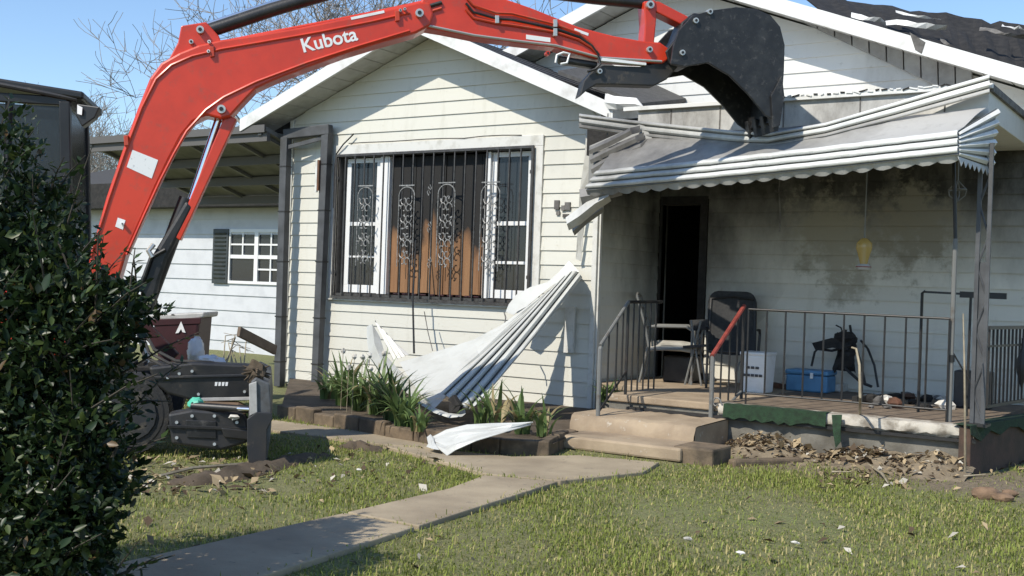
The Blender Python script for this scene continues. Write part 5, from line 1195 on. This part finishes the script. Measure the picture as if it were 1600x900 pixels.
# ================================================================== FOREGROUND BUSH
def bush():
    ells = [((30,560),175,190,4.9,1.0),((108,522),94,105,4.7,1.0),((150,488),92,58,4.9,.8),((72,725),128,140,4.6,1.0),((40,865),145,140,4.5,1.0),((5,290),62,110,5.1,.4),((62,345),66,70,5.2,.4),((20,420),110,95,5.0,.9),((-60,600),170,330,4.9,1.0),((118,712),72,76,4.5,.8),((88,820),88,110,4.4,.9)]
    cent = atD(30,600,4.9); bs = thing('evergreen_bush', (cent.x,cent.y,0), 'dense dark green broadleaf bush at the left edge in front of the excavator', 'bush')
    P = []; Nn = []
    rg = np.random.default_rng(77)
    tot = 0
    for (c, rx, ry, D, dens) in ells:
        ctr = np.array(atD(c[0],c[1],D)); sx = rx/FPX*D; sz = ry/FPX*D; sy = min(sx,sz)*.9
        n = int(dens*7600*(sx*sz)**.9*2.4)+300
        u = rg.normal(size=(n,3)); u /= np.linalg.norm(u,axis=1)[:,None]; r = rg.uniform(.45,1.0,n)**.45
        lump = 1+.22*np.sin(u[:,0]*6+c[0])*np.sin(u[:,2]*7+c[1])+.14*np.sin(u[:,1]*13+u[:,2]*9)
        q = u*r[:,None]*lump[:,None]; Rm = np.array([[cT,sT,0],[-sT,cT,0],[0,0,1]])
        w = ctr+(q[:,[0]]*sx)*Rm[0]+(q[:,[1]]*sy)*Rm[1]+(q[:,[2]]*sz)*Rm[2]
        P.append(w); Nn.append(u[:,[0]]*Rm[0]+u[:,[1]]*Rm[1]+u[:,[2]]*Rm[2])
    P = np.concatenate(P); Nn = np.concatenate(Nn); k = P[:,2] > .02; P = P[k]; Nn = Nn[k]; n = len(P)
    d = rg.normal(size=(n,3))*.7+Nn*.6+np.array([0,0,.25]); d /= np.linalg.norm(d,axis=1)[:,None]
    nn = Nn*.5+rg.normal(size=(n,3))*.6+np.array([0,0,.5]); nn -= (nn*d).sum(1)[:,None]*d; nn /= np.linalg.norm(nn,axis=1)[:,None]
    s = np.cross(d,nn); L = (rg.uniform(.022,.055,n)+.025*(rg.random(n)<.15))[:,None]; w = L*rg.uniform(.40,.52,n)[:,None]
    V = np.stack([P, P+d*L*.35+s*w*.5+nn*L*.05, P+d*L*.35-s*w*.5+nn*L*.05, P+d*L*.72+s*w*.40+nn*L*.03, P+d*L*.72-s*w*.40+nn*L*.03, P+d*L-nn*L*.06, P+d*L*.36-nn*L*.03, P+d*L*.72-nn*L*.05], 1).reshape(-1,3)
    b = np.arange(n)[:,None]*8
    F = np.concatenate([b+np.array([[0,6,1,1]])[:,:3], b+np.array([[0,2,6]]), b+np.array([[6,7,1]]), b+np.array([[1,7,3]]), b+np.array([[6,2,7]]), b+np.array([[2,4,7]]), b+np.array([[7,5,3]]), b+np.array([[7,4,5]])])
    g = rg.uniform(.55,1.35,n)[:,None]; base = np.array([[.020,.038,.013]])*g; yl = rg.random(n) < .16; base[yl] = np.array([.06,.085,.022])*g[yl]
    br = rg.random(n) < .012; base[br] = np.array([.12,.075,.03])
    Cc = np.repeat(np.concatenate([base,np.ones((n,1))],1), 8, 0)
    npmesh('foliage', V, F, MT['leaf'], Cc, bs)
    # loose sprigs that break the outline
    SV, SF, SCc = [], [], []; tw = MB(); r3 = random.Random(19)
    for i in range(150):
        k = r3.randrange(len(P)); o0 = Vector(P[k]); d0 = (Vector(Nn[k])*.7+Vector((r3.gauss(0,.4),r3.gauss(0,.4),.5+r3.random()*.5))).normalized(); L0s = r3.uniform(.14,.34); e0 = o0+d0*L0s+Vector((0,0,-.02))
        tw.tube([o0-d0*.1, lerp(o0,e0,.5)+Vector((0,0,.015)), e0], [.005,.004,.002], 4)
        for j in range(r3.randint(7,13)):
            t = .15+.85*j/12; c0 = lerp(o0,e0,min(1,t)); a_ = r3.uniform(0,6.28); dd = (d0*.5+Vector((math.cos(a_),math.sin(a_),r3.uniform(-.2,.7)))).normalized(); up_ = Vector((r3.gauss(0,.4),r3.gauss(0,.4),1)); sd2 = dd.cross(up_).normalized(); l_ = r3.uniform(.03,.065); w2 = l_*.24; nb_ = sd2.cross(dd)
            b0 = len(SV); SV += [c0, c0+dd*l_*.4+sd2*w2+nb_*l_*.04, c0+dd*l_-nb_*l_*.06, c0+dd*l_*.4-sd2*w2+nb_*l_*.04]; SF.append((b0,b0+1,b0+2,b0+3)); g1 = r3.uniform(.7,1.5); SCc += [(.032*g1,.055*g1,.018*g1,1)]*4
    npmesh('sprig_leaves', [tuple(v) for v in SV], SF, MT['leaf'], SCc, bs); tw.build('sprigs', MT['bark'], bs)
    st = MB(); r2 = random.Random(4)
    for i in range(26):
        t = Vector(P[r2.randrange(n)]); b_ = Vector((cent.x+r2.uniform(-.3,.5), cent.y+r2.uniform(-.3,.3), 0)); m = lerp(b_,t,.5)+Vector((r2.uniform(-.1,.1),r2.uniform(-.1,.1),.1)); st.tube([b_,m,t], [.022,.014,.005], 5)
    st.build('stems', MT['bark'], bs)
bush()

# ================================================================== GRASS AND LITTER
def inpoly(px, poly):
    x, y = px[:,0], px[:,1]; c = np.zeros(len(x), bool); j = len(poly)-1
    for i in range(len(poly)):
        xi, yi = poly[i][0], poly[i][1]; xj, yj = poly[j][0], poly[j][1]
        c ^= ((yi > y) != (yj > y)) & (x < (xj-xi)*(y-yi)/(yj-yi+1e-12)+xi); j = i
    return c
hard = [[(onZ(x,y,.02).x, onZ(x,y,.02).y) for x,y in s] for s in SL]
hard += [[(p.x,p.y) for p in pts]+[(.9,-1.7),(.3,0),(-4.7,0),(-4.7,-.8)], [(.78,-2.4),(2.17,-2.4),(2.17,-1.1),(4.25,-1.14),(4.7,1.3),(4.7,1.6),(.0,1.6),(0,-.5)]]
def grass():
    rg = np.random.default_rng(5); n = 430000
    # area of lawn, denser near the camera
    lat = rg.uniform(-5.2,5.4,n*2); dep = rg.uniform(4.9,13.5,n*2); k = np.abs(lat) < dep*.50+.2; lat = lat[k][:n]; dep = dep[k][:n]
    X_ = CAM[0]+lat*cT-dep*sT; Y_ = CAM[1]+lat*sT+dep*cT; q = np.stack([X_,Y_],1)
    bad = np.zeros(len(q), bool)
    qj = q+rg.normal(0,.028,q.shape)
    for h in hard: bad |= inpoly(qj, h)
    q = q[~bad]
    f = lambda s,a,b: np.sin(q[:,0]*s+a)*np.sin(q[:,1]*s*1.1+b)+.6*np.sin(q[:,0]*s*2.3+b+q[:,1])*np.sin(q[:,1]*s*2.1+a)
    cov = .60+.25*f(1.3,.4,1.1)+.16*f(4.1,2.,.3); 
    # bare dirt next to the porch, by the excavator and along the old drip line
    bare = np.exp(-((q[:,1]+1.45)/.85)**4)*(q[:,0] > 2.0)*.62
    dp = onZ(300,745,0); bare += .8*np.exp(-(((q[:,0]-dp.x)/.9)**2+((q[:,1]-dp.y)/.55)**2))
    cov -= bare
    q = q[rg.random(len(q)) < np.clip(cov,.06,1)]; n = len(q)
    fz = f  # colour patches
    pat = .5+.28*(np.sin(q[:,0]*1.1+.5)*np.sin(q[:,1]*1.3+1)+.6*np.sin(q[:,0]*3.1+q[:,1]*2)*np.sin(q[:,1]*2.7))
    a = rg.uniform(0,2*np.pi,n); L = (rg.uniform(.010,.034,n)+rg.uniform(.02,.05,n)*(rg.random(n)<.05))*(.8+.5*pat); w = rg.uniform(.0022,.0044,n); ln = rg.uniform(.15,1.1,n)
    d = np.stack([np.cos(a),np.sin(a),np.zeros(n)],1); s = np.stack([-np.sin(a),np.cos(a),np.zeros(n)],1); up = np.array([0,0,1.])
    ons = np.zeros(n, bool)
    for h in hard[:4]: ons |= inpoly(q, h)
    z0 = np.where(ons, .012, -.016); P = np.concatenate([q,z0[:,None]],1)
    m = P+up*(L*.6)[:,None]+d*(L*ln*.25)[:,None]; t = P+up*(L*(1-.25*ln))[:,None]+d*(L*ln*.8)[:,None]
    V = np.stack([P-s*w[:,None],P+s*w[:,None],m+s*(w*.8)[:,None],m-s*(w*.8)[:,None],t],1).reshape(-1,3); b = np.arange(n)[:,None]*5
    F = np.concatenate([b+np.array([[0,1,2]]),b+np.array([[0,2,3]]),b+np.array([[3,2,4]])])
    g = rg.uniform(.7,1.3,n)[:,None]; dry = (rg.random(n) < (.24-.45*(pat-.5)))[:,None]
    C1 = np.where(dry, np.array([[.42,.36,.16]]), np.array([[.225,.27,.064]])*(1-.2*pat[:,None])+np.array([[.06,.055,.012]])*pat[:,None])*g
    o = npmesh('grass', V, F, MT['grass'], np.repeat(np.concatenate([C1,np.ones((n,1))],1),5,0)); tag(o, 'short patchy green lawn grass with dry blades', 'grass', kind='stuff')
grass()
def bank_z(x, y):
    t = min(1, max(0, (PY0+.02-y)/.62)); e = min(1, max(0, (x-2.0)/.3))*min(1, max(0, (4.25-x)/.5)+.35)
    return -.02+(.13+.05*math.sin(3.3*x+1)+.03*math.sin(8*x))*(1-t)**1.4*e
MT['dry_dirt'] = mat('dry_dirt', (.24,.19,.125), .95, (.13,.10,.065), 7, .4, .65, bmp=.9, bscale=35, c3=(.36,.30,.2), scale3=28, lo3=.55, hi3=.7)
random.seed(72)
tag(MB().grid([[(x_, PY0+.04-.068*j, bank_z(x_, PY0+.04-.068*j)+random.uniform(-.012,.012)*(j<9)) for x_ in [2.0+.06*i for i in range(38)]] for j in range(11)]).build('dirt_bank', MT['dry_dirt'], None, smooth=True), 'low bank of dry dirt heaped along the porch base', 'dirt')
def litter():
    rg = np.random.default_rng(9); P = []; 
    def spread(px0,px1,py0,py1,n,z=.0):
        for _ in range(n):
            p = onZ(rg.uniform(px0,px1), rg.uniform(py0,py1), z); P.append((p.x,p.y,z+rg.uniform(0,.02)))
    spread(1150,1420,668,712,1100); spread(1170,1310,672,696,420,.015); spread(1325,1395,670,690,160,.02); spread(1400,1600,690,740,160); spread(1050,1600,720,900,40); spread(200,430,715,775,260); spread(200,760,760,900,30); spread(430,700,700,760,70); spread(1280,1420,735,765,90)
    for _ in range(480):
        x_ = rg.uniform(2.05,4.15); y_ = PY0-.01-abs(rg.normal(0,.24)); P.append((x_, y_, bank_z(x_,y_)+rg.uniform(.005,.03)))
    for _ in range(260):
        x_ = rg.choice([rg.uniform(2.1,2.9),rg.uniform(3.0,3.5)]); y_ = PY0-.02-abs(rg.normal(0,.12)); P.append((x_, y_, bank_z(x_,y_)+rg.uniform(.01,.06)))
    P = np.array(P); P = P[~((P[:,1] > PY0-.02) & (P[:,0] > .8) & (P[:,0] < 4.3))]; n = len(P); a = rg.uniform(0,2*np.pi,n); L = rg.uniform(.012,.04,n)*(1+.9*(rg.random(n)<.15)); tl = rg.uniform(-.6,.9,n)
    d = np.stack([np.cos(a)*np.cos(tl),np.sin(a)*np.cos(tl),np.sin(tl)],1); s = np.stack([-np.sin(a),np.cos(a),rg.uniform(-.5,.5,n)],1)
    V = np.stack([P-d*L[:,None],P+s*(L*.5)[:,None]+[0,0,.008],P+d*L[:,None],P-s*(L*.5)[:,None]+[0,0,.01]],1).reshape(-1,3); b = np.arange(n)[:,None]*4
    g = rg.uniform(.6,1.3,n)[:,None]; c = np.array([[.36,.275,.165]])*g; k = rg.random(n) < .22; c[k] = np.array([.5,.46,.38])*g[k]; k = rg.random(n) < .35; c[k] = np.array([.10,.07,.045])*g[k]
    o = npmesh('leaf_litter', V, b+np.array([[0,1,2,3]]), MT['litter'], np.repeat(np.concatenate([c,np.ones((n,1))],1),4,0)); tag(o, 'dry leaves and debris scattered below the porch and in the grass', 'leaf litter', kind='stuff')
litter()
# dug soil ridge by the blade
random.seed(71)
def ridge(pts, w, h, label):
    rows = []
    for q in range(7):
        t = q/6*2-1; row = []
        for i in range(len(pts)):
            a = pts[max(0,i-1)]; b = pts[min(len(pts)-1,i+1)]; d = (b-a).normalized(); n_ = Vector((-d.y,d.x,0)); e = max(0.0, math.sin(math.pi*i/(len(pts)-1)))**.5
            p = pts[i]+n_*(t*w*(.8+.2*random.random())); p.z = -.03+(h*e*(1-t*t)*(.7+.6*random.random())); row.append(p)
        rows.append(row)
    tag(MB().grid(rows).build('soil_ridge', MT['dry_dirt' if 'dry' in label else 'soil'], None, smooth=True), label, 'soil')
def resamp(P, n):
    P = [onZ(x,y,0) for x,y in P]; out = []
    for i in range(n+1):
        t = i/n*(len(P)-1); j = min(int(t),len(P)-2); out.append(lerp(P[j],P[j+1],t-j))
    return out
ridge(resamp([(255,752),(300,752),(350,745),(410,733),(460,718),(520,706)],26), .17, .085, 'churned ridge of brown soil in the grass before the dozer blade')
ridge(resamp([(530,700),(560,697),(600,706)],12), .12, .08, 'small tuft of turned soil at the path edge')
# low concrete kerb remains, rocks, twigs
tag(MB().beam(onZ(1138,726,0)+Vector((0,.05,-.01)), onZ(1245,722,0)+Vector((0,.1,-.02)), .09, .10).build('low_kerb', MT['bedblock'], None, bevel=.02), 'low broken concrete kerb half sunk in the lawn before the porch', 'kerb')
for k, (px,py,r,lb) in enumerate(((1540,778,.085,'larger brown rock lying in the lawn at the right'),(1566,782,.06,'smaller brown rock touching the larger rock in the lawn'),(1578,775,.05,'flat brown stone behind the two rocks in the lawn'))):
    p = onZ(px,py,0); tag(MB().ball(p+Vector((0,0,r*.35)), r*1.25, r*.9, r*.6, 10, 7, .16).build('rock', MT['rock'], None, smooth=True), lb, 'rock')
def twig(px, py, label, r=.011):
    tag(MB().tube([onZ(x,y,0)+Vector((0,0,.02+.02*(i%2))) for i,(x,y) in enumerate(zip(px,py))], [r]*(len(px)-1)+[r*.4], 5).build('twig', MT['cane'], None), label, 'twig')
twig((1322,1345,1362,1378,1388),(719,726,733,748,760), 'longest pale twig lying crooked across the lawn before the porch'); twig((1424,1440,1458),(705,696,700), 'forked pale twig lying near the porch base at the right',.009); twig((1505,1540),(748,749), 'short straight pale twig at the right lawn edge',.010); twig((1300,1330),(741,745), 'short brown twig left of the crooked twig',.009)
tag(MB().tube([onZ(250,750,0)+Vector((0,0,.03)), onZ(300,742,0)+Vector((0,0,.05)), onZ(380,731,0)+Vector((0,0,.03))], .012, 5).build('root', MT['cane'], None), 'pale root lying along the churned soil ridge', 'root')
for k, (px,py) in enumerate(((1075,850),(1243,856),(1156,872),(560,740))):
    p = onZ(px,py,0); s = .018; tag(MB().ball(p+Vector((0,0,.03)), s*1.4, s, s*.5, 6, 4, .3).build('white_flake', MT['plaster'], None), 'small white flake lying in the grass', 'flake', 'white flakes in the grass')
